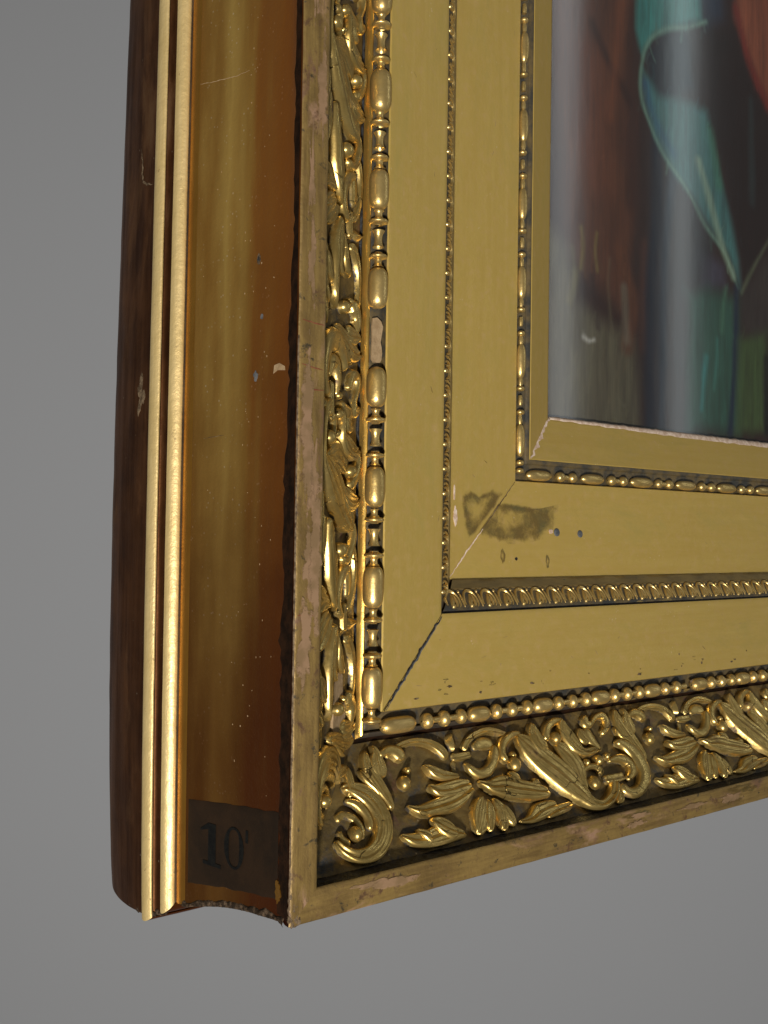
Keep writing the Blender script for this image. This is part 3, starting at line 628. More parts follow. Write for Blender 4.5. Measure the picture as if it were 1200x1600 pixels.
def flat_surf(prof_w, prof_d, member):
    (w0, w1), (d0, d1) = prof_w, prof_d; m = (d1 - d0) / (w1 - w0); nn = Vector((m, -1)).normalized()
    def f(s, w, h):
        d = d0 + (w - w0) * m; return place(s, w + nn[0] * h, d + nn[1] * h, member)
    return f
S_PIN_B = flat_surf((0.1166, 0.1640), (0.0533, 0.0586), 'b'); S_PIN_L = flat_surf((0.1166, 0.1640), (0.0533, 0.0586), 'l')
S_PAN_B = flat_surf((0.0655, 0.1009), (0.0328, 0.0402), 'b'); S_PAN_L = flat_surf((0.0655, 0.1009), (0.0328, 0.0402), 'l')
S_BEV_B = flat_surf((0.1762, 0.1992), (0.0604, 0.0705), 'b')
S_FIL_L = flat_surf((0.0012, 0.0104), (-0.0005, -0.0005), 'l'); S_FIL_B = flat_surf((0.0012, 0.0104), (-0.0005, -0.0005), 'b')
COVEF = fine(SIDE_COVE); 
def S_COVE(z, d, h):
    w = float(np.interp(d, COVEF[:, 1], COVEF[:, 0])); w2 = float(np.interp(d + .002, COVEF[:, 1], COVEF[:, 0])); m = (w2 - w) / .002
    nn = Vector((-1, m)).normalized(); return (bow(w + nn[0] * h, d, z, 'l'), d + nn[1] * h, z)
OUTF = fine(OUTER)[:40]
def S_OUT(z, d, h):
    w = float(np.interp(d, OUTF[:, 1], OUTF[:, 0])); return (bow(w, d, z, 'l') - h, d, z)
# missing reel on the upright: bare gesso where it broke away
sfx = flat_surf((0.0546, 0.0629), (0.0349, 0.0347), 'l')
def S_GAP(s, w, h): return place(s, w, 0.0330 - h, 'l')
flake('bare_gesso', [(0.2078 + (y - 560) * -0.000266, 0.0555 + x * 0.001) for x, y in [(0.3, 492), (2.5, 490), (4.6, 495), (5.6, 503), (5.2, 512), (4.8, 520), (4.4, 528), (5.0, 536), (5.3, 545), (5.0, 555), (4.2, 560), (1.0, 561), (-0.2, 556), (0, 540), (0.2, 520), (-0.1, 505)]], S_GAP, M['gesso'], parts['bead', 'l'], 0.0004)
# missing ornament low on the upright
def S_BEDL(s, w, h):
    w0, d0 = bed_point(w); return (w0 + BED_N[0] * h, d0 + BED_N[1] * h, s)
flake('bare_gesso', [(0.0560, 0.0395), (0.0585, 0.0425), (0.0680, 0.0420), (0.0735, 0.0400), (0.0800, 0.0395), (0.0845, 0.0380), (0.0850, 0.0345), (0.0790, 0.0330), (0.0700, 0.0320), (0.0600, 0.0315), (0.0540, 0.0330)], S_BEDL, M['gesso'], parts['bed', 'l'], 0.0012)
# varnish stain on the inner panel, chip and nails
st = [(0.1205, 0.1560), (0.1290, 0.1590), (0.1370, 0.1580), (0.1440, 0.1560), (0.1520, 0.1530), (0.1640, 0.1525), (0.1760, 0.1512), (0.1850, 0.1515), (0.1945, 0.1535), (0.1930, 0.1470), (0.1885, 0.1400), (0.1800, 0.1350), (0.1700, 0.1330), (0.1600, 0.1325), (0.1500, 0.1330), (0.1430, 0.1345), (0.1380, 0.1370), (0.1330, 0.1420), (0.1270, 0.1480)]
flake('stain', st, S_PIN_B, M['stain'], parts['panel_in', 'b'], 0.00012, True, 6)
flake('stain', blob_poly(0.152, 0.127, 0.0016, 0.0042, seed=4), S_PIN_B, M['stain'], parts['panel_in', 'b'], 0.00014, True, 5)
flake('stain', blob_poly(0.183, 0.1240, 0.0014, 0.0036, seed=8), S_PIN_B, M['stain'], parts['panel_in', 'b'], 0.00014, True, 5)
flake('stain', blob_poly(0.1610, 0.1254, 0.0009, 0.0008, seed=9), S_PIN_B, M['grime'], parts['panel_in', 'b'], 0.00014)
flake('chip', blob_poly(0.1455, 0.1203, 0.0042, 0.0013, seed=2), S_PIN_L, M['pale'], parts['panel_in', 'l'], 0.0002)
flake('chip', blob_poly(0.1565, 0.1195, 0.0036, 0.0006, seed=12), S_PIN_L, M['pale'], parts['panel_in', 'l'], 0.0002)
flake('stain', [(0.1330, 0.1290), (0.1385, 0.1270), (0.1440, 0.1262), (0.1500, 0.1245), (0.1560, 0.1240), (0.1590, 0.1300), (0.1560, 0.1370), (0.1600, 0.1480), (0.1575, 0.1545), (0.1520, 0.1500), (0.1440, 0.1420), (0.1380, 0.1350)], S_PIN_L, M['stain'], parts['panel_in', 'l'], 0.00012, True, 6)
flake('chip', blob_poly(0.0096, 0.0082, 0.0034, 0.0016, seed=15, jag=0.6), S_COVE, M['groove'], parts['side', 'l'], 0.0005)
def nail(s, w, r, parent, lab=None):
    V = []; F = []
    for i, (rr, h) in enumerate(((1.0, -0.0004), (1.0, 0.0003), (0.85, 0.0005), (0.45, 0.00055), (0.0001, 0.00052))):
        for j in range(16):
            a = 2 * math.pi * j / 16; V.append(S_PIN_B(s + r * rr * math.cos(a), w + r * rr * math.sin(a), h))
    for i in range(4):
        for j in range(16):
            a = i * 16 + j; b = i * 16 + (j + 1) % 16; F.append((a, b, b + 16, a + 16))
    return mesh_obj('nail_head', V, F, M['nail'], parent)
nail(0.1912, 0.1388, 0.0021, parts['panel_in', 'b']); nail(0.2088, 0.1382, 0.0019, parts['panel_in', 'b'])
flake('chip', blob_poly(0.1868, 0.1392, 0.0014, 0.0011, seed=5), S_PIN_B, M['pale'], parts['panel_in', 'b'], 0.0003)
def hair(name, pts, surf, width, mat, parent, lift=0.0001):
    """narrow crack or scratch along pts (s, t)"""
    C = np.array(pts, float); dense = []
    for a, b in zip(C[:-1], C[1:]):
        k = max(2, int(np.linalg.norm(b - a) / 0.0008))
        for j in range(k): dense.append(a + (b - a) * j / k)
    dense.append(C[-1]); D = np.array(dense); T = np.gradient(D, axis=0); T /= np.linalg.norm(T, axis=1)[:, None] + 1e-12; N = np.stack([-T[:, 1], T[:, 0]], 1); V = []; n = len(D)
    for i in range(n):
        q = Vector((D[i][0] * 400, D[i][1] * 400, 3)); wob = mnoise.noise(q) * width * 0.8
        ww = width * 0.5 * (0.35 + 0.65 * math.sin(math.pi * (i + .5) / n)) * (1 + 0.7 * mnoise.noise(q * 2.0))
        c = D[i] + N[i] * wob
        V.append(surf(*(c + N[i] * ww), lift)); V.append(surf(*(c - N[i] * ww), lift))
    return mesh_obj(name, V, [(2 * i, 2 * i + 1, 2 * i + 3, 2 * i + 2) for i in range(n - 1)], mat, parent, False)
# mitre lines
hair('mitre_crack', [(0.0640, 0.0634), (0.075, 0.0742), (0.086, 0.0853), (0.0952, 0.0945), (0.1012, 0.1005)], S_PAN_B, 0.0012, M['grime'], parts['panel', 'b'], 0.00025)
hair('mitre_crack', [(0.0650, 0.0634), (0.078, 0.0766), (0.090, 0.0886), (0.1010, 0.0996)], S_PAN_B, 0.0005, M['nail'], parts['panel', 'b'], 0.0003)
hair('mitre_line', [(0.1168, 0.1170), (0.130, 0.1302), (0.140, 0.1398)], S_PIN_B, 0.0007, M['pale'], parts['panel_in', 'b'], 0.0002)
hair('mitre_line', [(0.140, 0.1398), (0.152, 0.1520), (0.1636, 0.1636)], S_PIN_B, 0.0005, M['crust'], parts['panel_in', 'b'], 0.0002)
hair('mitre_line', [(0.1764, 0.1762), (0.188, 0.1880), (0.1996, 0.1994)], S_BEV_B, 0.0022, M['pale'], parts['bevel', 'b'], 0.0003)
# chipped pale edge on the bottom sight line, wider to the right
V = []; F = []; K = 150
for i in range(K + 1):
    s = 0.2005 + (L_END - 0.2005) * i / K; t = min(1, i / 55)
    ww = 0.0006 + 0.0017 * t + 0.0006 * mnoise.noise(Vector((s * 140, 0, 0)))
    V += [S_BEV_B(s, 0.1997 - ww, 0.00012), S_BEV_B(s, 0.1995, 0.0006), (s, 0.0716, 0.2010 + 0.0006 * mnoise.noise(Vector((s * 200, 5, 0)))), (s, 0.0750, 0.2012)]
for i in range(K):
    for k in range(3): a = 4 * i + k; F.append((a, a + 4, a + 5, a + 1))
mesh_obj('chipped_edge', V, F, M['pale'], parts['bevel', 'b'])
# red cracks and pale scrapes on the front fillet
for z, l, tl in ((0.2118, 0.0104, 0.0006), (0.1960, 0.0100, 0.0008), (0.1870, 0.0106, -0.0004), (0.1080, 0.009, 0.0003)):
    hair('crack', [(z, 0.0012), (z - tl, 0.0012 + l * .5), (z - tl * 1.6, l)], S_FIL_L, 0.00032, M['red'], parts['fillet', 'l'], 0.0002)
for z, w, rz, rw, sd in ((0.168, 0.0040, 0.030, 0.0024, 31), (0.128, 0.0078, 0.026, 0.0030, 32), (0.098, 0.0045, 0.014, 0.0030, 33), (0.385, 0.0060, 0.025, 0.0024, 35), (0.295, 0.0080, 0.022, 0.0020, 36), (0.155, 0.0066, 0.019, 0.0026, 1), (0.125, 0.0056, 0.012, 0.0034, 2), (0.232, 0.0050, 0.016, 0.0018, 3), (0.262, 0.0040, 0.018, 0.0012, 6), (0.330, 0.0046, 0.016, 0.0013, 7), (0.345, 0.0080, 0.022, 0.0010, 8)):
    flake('worn_patch', blob_poly(z, w, rz, rw, 40, sd, 0.5), S_FIL_L, M['rub'], parts['fillet', 'l'], 0.00030 + sd * 0.000006, True, 6)
for i in range(16):
    z = random.uniform(0.03, 0.50)
    flake('worn_patch', blob_poly(z, random.uniform(0.003, 0.009), random.uniform(0.004, 0.014), random.uniform(0.0008, 0.0022), 24, i + 20, 0.5), S_FIL_B, M['rub'] if i % 3 else M['stain'], parts['fillet', 'b'], 0.00032 + i * 0.00001, True, 6)
# small scratches and dirt specks on the flat gilding
for i in range(34):
    sf, pk, m_ = random.choice(((S_PAN_B, ('panel', 'b'), 0), (S_PAN_L, ('panel', 'l'), 0), (S_PIN_B, ('panel_in', 'b'), 1), (S_PIN_L, ('panel_in', 'l'), 1)))
    w0 = random.uniform(0.068, 0.099) if not m_ else random.uniform(0.119, 0.162); s0 = random.uniform(w0 + 0.004, 0.45); a = random.gauss(0, 0.5); l = random.uniform(0.0008, 0.0035)
    w1 = min(max(w0 + l * math.sin(a), 0.067 if not m_ else 0.118), 0.0995 if not m_ else 0.163)
    hair('scratch', [(s0, w0), (s0 + l * math.cos(a), w1)], sf, random.uniform(0.0001, 0.0003), M['gesso'] if i % 4 else M['crust'], parts[pk], 0.00012)
for i in range(46):
    w0 = 0.0660 + abs(random.gauss(0, 0.0035)); s0 = random.uniform(0.075, 0.50)
    flake('dirt_speck', blob_poly(s0, w0, random.uniform(.0003, .0016), random.uniform(.0002, .0006), 10, i, 0.6), S_PAN_B, M['stain'] if i % 3 else M['crust'], parts['panel', 'b'], 0.00010 + i * 0.000002, i % 3 > 0, 3)
# edge highlight laid on as a strip along the fillet's lower outer edge
V = []; F = []; K = 90
for i in range(K + 1):
    z = 0.006 + 0.20 * i / K; r = 0.00045 + 0.00025 * mnoise.noise(Vector((z * 300, 2, 0)))
    for a in (-0.3, 0.4, 1.0, 1.6): V.append((0.0002 - r * math.cos(a) * 0.9, -0.0001 - r * math.sin(a) * 0.9, z))
for i in range(K):
    for k in range(3): a = 4 * i + k; F.append((a, a + 1, a + 5, a + 4))
mesh_obj('arris_highlight', V, F, M['crust'], parts['fillet', 'l'])
# scrapes on the dark back edge, knots on the cove
flake('scrape', blob_poly(0.1925, 0.0905, 0.0072, 0.0028, 40, 3, 0.5), S_OUT, M['scrape'] if 'scrape' in M else M['crust'], frame, 0.0001)
hair('scrape', [(0.297, 0.0955), (0.290, 0.0940), (0.2825, 0.0935), (0.2810, 0.090), (0.2790, 0.0850)], S_OUT, 0.0011, M['crust'], frame, 0.0002)
flake('knot', blob_poly(0.2385, 0.0265, 0.0018, 0.0012, 18, 4, 0.3), S_COVE, M['crust'], parts['side', 'l'], 0.00015)
flake('knot', blob_poly(0.2385, 0.0265, 0.0010, 0.0006, 14, 6, 0.3), S_COVE, M['grime'], parts['side', 'l'], 0.00025)
flake('chip', blob_poly(0.1945, 0.0272, 0.0019, 0.0012, 16, 9, 0.4), S_COVE, M['nail'], parts['side', 'l'], 0.0002)
flake('chip', blob_poly(0.2165, 0.0240, 0.0010, 0.0007, 16, 10, 0.4), S_COVE, M['nail'], parts['side', 'l'], 0.0002)
hair('scratch', [(0.3150, 0.0618), (0.3135, 0.050), (0.3125, 0.042), (0.3122, 0.034)], S_COVE, 0.00028, M['gesso'], parts['side', 'l'], 0.0001)
hair('scratch', [(0.173, 0.056), (0.1735, 0.050), (0.1738, 0.045)], S_COVE, 0.0002, M['crust'], parts['side', 'l'], 0.0001)
flake('worn_patch', [(0.1975, 0.0160), (0.1980, 0.0130), (0.1965, 0.0098), (0.1950, 0.0095), (0.1955, 0.0140), (0.1945, 0.0165)], S_COVE, M['gesso'], parts['side', 'l'], 0.0001)
for i in range(70):
    z = random.uniform(0.03, 0.42); d = random.uniform(0.012, 0.058)
    if random.random() < .5: d = random.uniform(0.02, 0.035)
    flake('speck', blob_poly(z, d, random.uniform(.0001, .0004), random.uniform(.0001, .00025), 8, i, 0.4), S_COVE, M['gesso'], parts['side', 'l'], 0.0001, rings=1)
# ragged brown-black band along the cove beside the front edge
V = []; F = []; K = 140
for i in range(K + 1):
    z = 0.002 + 0.42 * i / K; e = 0.0070 + 0.0022 * mnoise.noise(Vector((z * 55, 0, 1))) + 0.0016 * mnoise.noise(Vector((z * 260, 0, 4))) + 0.0012 * mnoise.noise(Vector((z * 800, 0, 4))) + 0.0018 * max(-1, min(1, (0.2 - z) / 0.05))
    for k in range(5): V.append(S_COVE(z, 0.0008 + (e - 0.0008) * k / 4, 0.00014))
for i in range(K):
    for k in range(4): a = 5 * i + k; F.append((a, a + 1, a + 6, a + 5))
mesh_obj('dark_band', V, F, M['dark_coat'], parts['side', 'l'])
# thin dark seams beside the reeds
# the paper label with its number
lab = []; LF = []
NZ, ND = 26, 40
for j in range(ND + 1):
    t = j / ND; d = 0.0088 + (0.0606 - 0.0088) * t
    ztop = 0.0373 + (0.0318 - 0.0373) * min(1, t * 1.0) + 0.0020 * math.sin(t * 3.1) * 0 ; zbot = 0.0068 + (-0.0006 - 0.0068) * t
    ztop += 0.0005 * mnoise.noise(Vector((t * 9, 0, 0))); zbot += 0.0006 * mnoise.noise(Vector((t * 9, 4, 0)))
    for i in range(NZ + 1):
        lab.append(S_COVE(zbot + (ztop - zbot) * i / NZ, d, 0.00035 if 0 < i < NZ and 0 < j < ND else 0.0001))
for j in range(ND):
    for i in range(NZ): a = j * (NZ + 1) + i; LF.append((a, a + 1, a + NZ + 2, a + NZ + 1))
label_o = mesh_obj('paper_label', lab, LF, M['paper'], parts['side', 'l'])
def ink(name, strips):
    V = []; F = []
    for poly in strips:           # each strip: list of (d, z_low, z_high) columns or quads
        b = len(V)
        for (d, z0, z1) in poly:
            V.append(S_COVE(z0, d, 0.0006)); V.append(S_COVE(z1, d, 0.0006))
        for i in range(len(poly) - 1): a = b + 2 * i; F.append((a, a + 1, a + 3, a + 2))
    return mesh_obj(name, V, F, M['ink'], label_o, False)
def cols(d0, d1, z0, z1, n=5): return [(d0 + (d1 - d0) * i / n, z0, z1) for i in range(n + 1)]
ink('numeral_one', [cols(0.0492, 0.0450, 0.0098, 0.0250), cols(0.0520, 0.0420, 0.0090, 0.0104), [(0.0535, 0.0215, 0.0222), (0.0492, 0.0226, 0.0250)]])
V = []; F = []; n = 40
for i in range(n):
    a = 2 * math.pi * i / n; th = 0.0011 + 0.0016 * abs(math.cos(a)) ** 1.5
    ca, sa = math.cos(a), math.sin(a)
    V.append(S_COVE(0.0186 + 0.0078 * sa, 0.0345 + 0.0058 * ca, 0.0006)); V.append(S_COVE(0.0186 + (0.0078 - 0.0009) * sa, 0.0345 + (0.0058 - th) * ca, 0.0006))
for i in range(n): a = 2 * i; b = 2 * ((i + 1) % n); F.append((a, a + 1, b + 1, b))
mesh_obj('numeral_nought', V, F, M['ink'], label_o, False)
ink('ink_mark', [cols(0.0278, 0.0262, 0.0222, 0.0268, 2)])

# broken plaster along the mitre foot and corner
def lump(name, loc, r, mat, parent, seed, sq=(1, 1, 1)):
    V = []; F = []; nu, nv = 10, 7
    for i in range(nv + 1):
        th = math.pi * i / nv
        for j in range(nu):
            ph = 2 * math.pi * j / nu; q = Vector((math.sin(th) * math.cos(ph), math.sin(th) * math.sin(ph), math.cos(th)))
            k = r * (1 + 0.55 * mnoise.noise(q * 1.6 + Vector((seed, 0, 0)))); V.append((loc[0] + q.x * k * sq[0], loc[1] + q.y * k * sq[1], loc[2] + q.z * k * sq[2]))
    for i in range(nv):
        for j in range(nu): a = i * nu + j; b = i * nu + (j + 1) % nu; F.append((a, b, b + nu, a + nu))
    return V, F
V = []; F = []; K = 220
for i in range(K + 1):
    d = 0.003 + 0.0655 * i / K; w = float(np.interp(d, COVEF[:, 1], COVEF[:, 0]))
    n1 = mnoise.noise(Vector((d * 160, 1, 0))) + 0.35 * mnoise.noise(Vector((d * 600, 3, 0))); top = w + 0.0012 + 0.0020 * n1
    for k in range(7):
        t = k / 6; lift = 0.0002 + (0.0004 + 0.0005 * mnoise.noise(Vector((d * 700, k * 1.7, 5)))) * math.sin(math.pi * min(1, 0.25 + t * 0.75)); q = S_COVE(w - 0.0012 + (max(top, w + 0.0004) - w + 0.0012) * t, d, lift if k < 6 else -0.0002)
        V.append(q)
for i in range(K):
    for k in range(6): a = 7 * i + k; F.append((a, a + 1, a + 8, a + 7))
mesh_obj('broken_plaster', V, F, M['rim'], parts['side', 'l'], True)
V = []; F = []
for i in range(60):
    d = random.uniform(0.069, 0.098); w = float(np.interp(d, [0.068, 0.072, 0.076, 0.083, 0.098], [-0.0108, -0.0150, -0.0172, -0.0180, -0.0186])) + 0.0011
    a, b = lump('', (w + random.uniform(-.0002, .0008), d + 0.0006, w + random.uniform(-.0009, .0006)), random.uniform(.0009, .0017), None, None, 300 + i, (1, 1.3, 0.8))
    F += [tuple(x + len(V) for x in f) for f in b]; V += a
o = mesh_obj('broken_plaster', V, F, M['rim'], parts['side', 'l'], True); o['kind'] = 'stuff'
V = []; F = []
for i in range(60):
    z = abs(random.gauss(0, 0.0034)); a, b = lump('', (0.0012 + random.uniform(-.0008, 0.0045) * max(0.1, 1 - z / 0.014), 0.0004 + random.uniform(-.0006, .0004), z + 0.0010), random.uniform(.0006, .0014), None, None, 100 + i, (1, 0.5, 1.4))
    F += [tuple(x + len(V) for x in f) for f in b]; V += a
o = mesh_obj('broken_corner', V, F, M['crust'], parts['fillet', 'l'], True); o['kind'] = 'stuff'
def S_CH(s, w, h): return (s, 0.0325 - h, w)
flake('bare_gesso', blob_poly(0.2785, 0.0575, 0.0062, 0.0032, 24, 3, 0.35), S_CH, M['crust'], parts['bead', 'b'], 0.0006)

# ------------------------------------------------------------------ the painting
PST = [["poly",[72,44,30],0,8,1,[[201.1,460.2],[271.1,487.1],[276.0,317.3],[266.3,264.8],[221.9,290.3],[214.5,320.8]]],["poly",[88,50,32],0,12,0.7,[[227.2,413.0],[246.5,419.2],[255.2,338.1],[233.2,324.9],[223.3,355.0]]],["line",[40,24,20],3,3,0.8,[[236.6,427.5],[251.7,409.1],[269.8,392.5]]],["line",[95,55,35],4,4,0.7,[[263.6,467.2],[259.0,428.2],[252.1,379.1]]],["line",[45,27,22],5,5,0.7,[[274.3,443.6],[269.9,384.0],[273.2,333.7]]],["poly",[78,74,58],0,8,0.95,[[201.2,305.3],[217.2,295.8],[224.6,268.2],[274.2,252.4],[280.2,198.7],[202.9,192.9]]],["line",[75,45,28],5,4,0.9,[[263.3,301.2],[273.9,274.4],[269.1,248.3]]],["line",[60,36,28],4,4,0.8,[[284.0,310.3],[284.8,250.4]]],["line",[110,100,48],0.6,2.6,0.75,[[229.2,309.4],[230.7,300.0],[229.0,286.7]]],["line",[112,104,55],0.5,2.6,0.75,[[242.2,308.8],[240.9,298.7],[243.0,287.6]]],["line",[80,76,48],0.6,3,0.7,[[221.8,296.7],[223.9,281.0],[221.8,264.6]]],["line",[90,84,62],0.6,3,0.7,[[253.2,296.0],[252.2,279.2],[256.3,255.0]]],["line",[95,90,60],3,3,0.6,[[224.4,282.7],[219.9,267.5]]],["line",[40,26,22],2,2,0.8,[[238.6,283.5],[243.9,254.9]]],["line",[185,185,178],0.8,2.6,0.9,[[232.0,248.4],[236.3,246.7],[240.6,247.9]]],["line",[92,88,75],3,3,0.6,[[266.1,281.5],[269.0,251.7]]],["line",[16,20,32],5,4,0.95,[[293.7,399.3],[295.8,338.7],[291.1,285.7],[290.8,199.5]]],["line",[22,30,42],4,4,0.9,[[310.9,359.7],[303.1,305.2],[301.6,203.8]]],["poly",[52,112,106],0,4,1,[[276.4,489.2],[335.3,511.9],[338.9,463.5],[312.6,451.1],[290.5,438.5],[279.9,424.7],[275.7,437.1]]],["poly",[34,50,70],0,8,0.7,[[329.4,509.6],[366.0,523.7],[360.3,472.5],[341.9,460.8]]],["poly",[22,26,34],0,5,0.95,[[283.9,425.9],[301.4,443.9],[324.2,451.3],[330.4,418.8],[302.0,398.1],[288.2,401.2]]],["poly",[60,100,98],0,5,0.95,[[281.6,414.9],[296.4,403.6],[318.9,406.4],[345.5,408.5],[358.2,371.0],[371.1,344.0],[381.0,319.5],[382.9,299.0],[368.2,320.9],[337.2,344.2],[305.2,365.4],[288.5,383.9]]],["line",[34,66,98],2.5,5,0.7,[[284.1,407.0],[293.9,387.1],[310.7,372.1]]],["line",[100,135,118],1.0,2.2,0.8,[[343.4,464.1],[324.1,454.0],[304.2,446.5],[287.8,434.2],[280.5,418.0],[280.2,398.9],[288.5,383.9],[302.4,368.3],[325.3,352.4],[343.3,334.5],[365.0,320.3],[379.6,300.3]]],["line",[120,140,118],3,3,0.7,[[336.9,373.2],[349.2,350.4],[361.9,325.3],[374.7,307.1]]],["line",[55,105,80],4,4,0.6,[[348.7,396.4],[358.3,363.6]]],["poly",[30,19,15],0,7,0.95,[[348.0,459.1],[376.2,468.4],[399.7,433.3],[427.6,421.4],[424.7,347.3],[387.7,301.7],[377.6,337.8],[361.3,379.2],[345.5,408.5]]],["poly",[122,68,46],0,7,1,[[369.1,534.4],[448.1,565.5],[449.4,413.0],[413.4,431.3],[389.5,455.4],[376.1,477.9]]],["line",[105,34,24],4,4,0.8,[[376.1,483.6],[389.5,455.4],[413.5,429.4]]],["poly",[60,56,70],0,6,0.8,[[337.6,315.1],[365.1,312.9],[368.4,298.5],[340.8,295.7]]],["poly",[30,26,28],0,7,0.8,[[328.3,345.8],[349.5,324.7],[337.8,293.4],[329.0,292.0]]],["poly",[42,72,60],0,8,0.95,[[326.1,289.7],[381.3,296.8],[382.2,206.4],[327.1,202.3]]],["line",[45,125,125],1.2,4.5,0.8,[[345.8,251.0],[343.2,236.1],[341.6,217.8]]],["line",[60,120,110],0.8,4,0.6,[[357.9,263.5],[357.1,248.6],[354.2,231.8]]],["line",[70,110,85],1.4,4,0.7,[[366.9,298.2],[363.8,286.6],[362.5,269.7]]],["line",[20,24,48],3,3,0.9,[[378.0,300.1],[376.9,252.9],[372.6,205.7]]],["poly",[62,82,45],0,7,0.85,[[381.6,266.6],[411.4,276.4],[412.1,208.7],[379.0,206.2]]],["poly",[52,46,42],0,7,0.8,[[384.5,295.5],[407.6,324.4],[435.5,329.5],[436.0,277.8],[384.8,270.9]]],["line",[95,102,78],1.0,2.8,0.7,[[383.8,298.2],[397.5,316.8],[414.3,337.4],[435.2,361.4]]],["line",[10,10,12],3,3,0.9,[[413.3,257.3],[413.8,208.8]]],["line",[45,60,60],3,4,0.5,[[393.1,427.5],[395.4,360.6]]]]
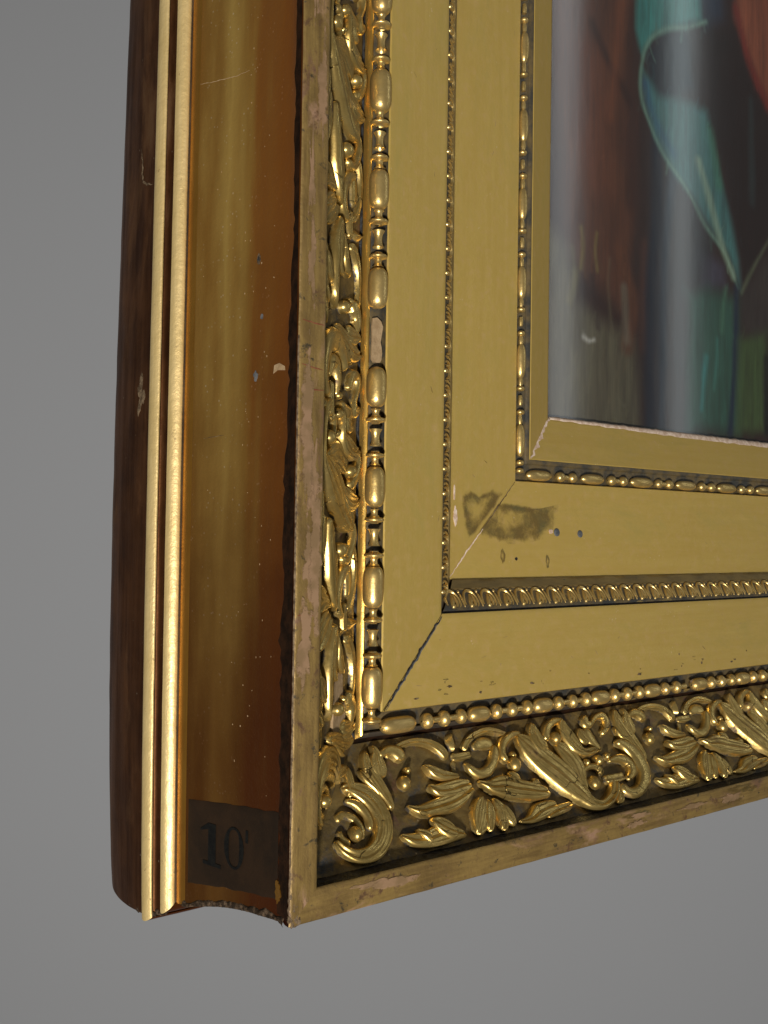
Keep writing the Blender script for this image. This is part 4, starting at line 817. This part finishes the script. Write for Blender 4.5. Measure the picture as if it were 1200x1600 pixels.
def painting():
    x0, x1, z0, z1 = 0.199, 0.519, 0.199, 0.519; step = 0.0008
    nx, nz = int((x1 - x0) / step), int((z1 - z0) / step)
    X, Z = np.meshgrid(np.linspace(x0, x1, nx) * 1000, np.linspace(z0, z1, nz) * 1000)
    def vnoise(fx, fz, seed):
        r = np.random.default_rng(seed); g = r.random((int(nz * fz) + 3, int(nx * fx) + 3))
        u = np.linspace(0, g.shape[1] - 2.001, nx); v = np.linspace(0, g.shape[0] - 2.001, nz); iu = u.astype(int); iv = v.astype(int); fu = u - iu; fv = v - iv
        fu = fu * fu * (3 - 2 * fu); fv = (fv * fv * (3 - 2 * fv))[:, None]
        a = g[iv][:, iu]; b = g[iv][:, iu + 1]; c = g[iv + 1][:, iu]; d = g[iv + 1][:, iu + 1]
        return (a * (1 - fu) + b * fu) * (1 - fv) + (c * (1 - fu) + d * fu) * fv
    streak = 0.5 * vnoise(0.30, 0.03, 1) + 0.3 * vnoise(0.12, 0.02, 2) + 0.2 * vnoise(0.5, 0.08, 3)
    patch = 0.6 * vnoise(0.03, 0.02, 4) + 0.4 * vnoise(0.09, 0.05, 5)
    lin = lambda c: np.array([((v / 255) / 12.92 if v < 10.3 else ((v / 255 + 0.055) / 1.055) ** 2.4) for v in c])
    img = np.zeros((nz, nx, 3)) + lin((40, 25, 20))
    for kind, col, size, soft, amt, pts in PST:
        P = np.array(pts, float); D = np.full(X.shape, 1e9)
        if kind == 'line' and len(P) > 2: P = catmull(np.hstack([P, np.ones((len(P), 1))]), 2.0)[:, :2]
        if kind == 'line':
            for (a, b) in zip(P[:-1], P[1:]):
                ab = b - a; t = np.clip(((X - a[0]) * ab[0] + (Z - a[1]) * ab[1]) / (ab @ ab + 1e-9), 0, 1); D = np.minimum(D, np.hypot(X - a[0] - t * ab[0], Z - a[1] - t * ab[1]))
            D = D - size
        else:
            inside = np.zeros(X.shape, bool); n = len(P)
            for i in range(n):
                a, b = P[i], P[(i + 1) % n]; ab = b - a; t = np.clip(((X - a[0]) * ab[0] + (Z - a[1]) * ab[1]) / (ab @ ab + 1e-9), 0, 1); D = np.minimum(D, np.hypot(X - a[0] - t * ab[0], Z - a[1] - t * ab[1]))
                c = ((a[1] > Z) != (b[1] > Z)) & (X < (b[0] - a[0]) * (Z - a[1]) / (b[1] - a[1] + 1e-12) + a[0]); inside ^= c
            D = np.where(inside, -D, D)
        D = D + (patch - 0.5) * soft * 0.9 + (streak - 0.5) * soft * 0.6
        al = np.clip(0.5 - D / (2 * soft), 0, 1); al = al * al * (3 - 2 * al) * amt * (0.72 + 0.56 * (streak - 0.2)).clip(0, 1)
        img = img * (1 - al[..., None]) + lin(col) * al[..., None]
    img *= 1.12 * (0.88 + 0.24 * streak)[..., None] * (0.85 + 0.3 * patch)[..., None]
    for q in range(2600):
        cx, cz = rng.random() * nx, rng.random() * nz; a = rng.normal(math.pi / 2, 0.35); ln = rng.uniform(3, 8); wd = rng.uniform(0.6, 2.2); R_ = int(ln + wd * 2) + 2
        i0, i1, j0, j1 = max(0, int(cz) - R_), min(nz, int(cz) + R_), max(0, int(cx) - R_), min(nx, int(cx) + R_)
        if i1 <= i0 or j1 <= j0: continue
        jj, ii = np.meshgrid(np.arange(j0, j1), np.arange(i0, i1)); dx, dz = jj - cx, ii - cz; t = dx * math.cos(a) + dz * math.sin(a); u = -dx * math.sin(a) + dz * math.cos(a) + 0.04 * t * t * rng.normal(0, .5)
        al = np.clip(1.2 - np.abs(u) / wd, 0, 1) * np.clip(1.5 - (np.abs(t) / ln) ** 2 * 1.5, 0, 1) * rng.uniform(0.08, 0.34)
        sx, sz = int(np.clip(cx + rng.normal(0, 1.5), 0, nx - 1)), int(np.clip(cz + rng.normal(0, 6), 0, nz - 1)); c = img[sz, sx] * rng.uniform(0.6, 1.45) * (1 + rng.normal(0, .06, 3))
        img[i0:i1, j0:j1] = img[i0:i1, j0:j1] * (1 - al[..., None]) + c * al[..., None]
    img = img.clip(0, 1)
    relief = 0.000004 * (streak - .5)
    V = np.stack([X.ravel() / 1000, 0.0750 - relief.ravel(), Z.ravel() / 1000], 1)
    idx = np.arange(nx * nz).reshape(nz, nx); F = np.stack([idx[:-1, :-1], idx[:-1, 1:], idx[1:, 1:], idx[1:, :-1]], -1).reshape(-1, 4)
    me = bpy.data.meshes.new('oil_painting'); me.vertices.add(len(V)); me.vertices.foreach_set('co', V.ravel())
    me.loops.add(F.size); me.loops.foreach_set('vertex_index', F.ravel().astype(np.int32)); me.polygons.add(len(F))
    me.polygons.foreach_set('loop_start', np.arange(0, F.size, 4, dtype=np.int32)); me.update(calc_edges=True); me.validate()
    me.polygons.foreach_set('use_smooth', [True] * len(me.polygons))
    ca = me.color_attributes.new('paint', 'FLOAT_COLOR', 'POINT'); ca.data.foreach_set('color', np.concatenate([img.reshape(-1, 3), np.ones((nx * nz, 1))], 1).astype(np.float32).ravel())
    me.materials.append(M['canvas'])
    o = bpy.data.objects.new('oil_painting', me); COL.objects.link(o)
    o['label'] = 'varnished oil painting with teal drapery folds over dark brown ground, set inside the gilt frame'; o['category'] = 'painting'
painting()
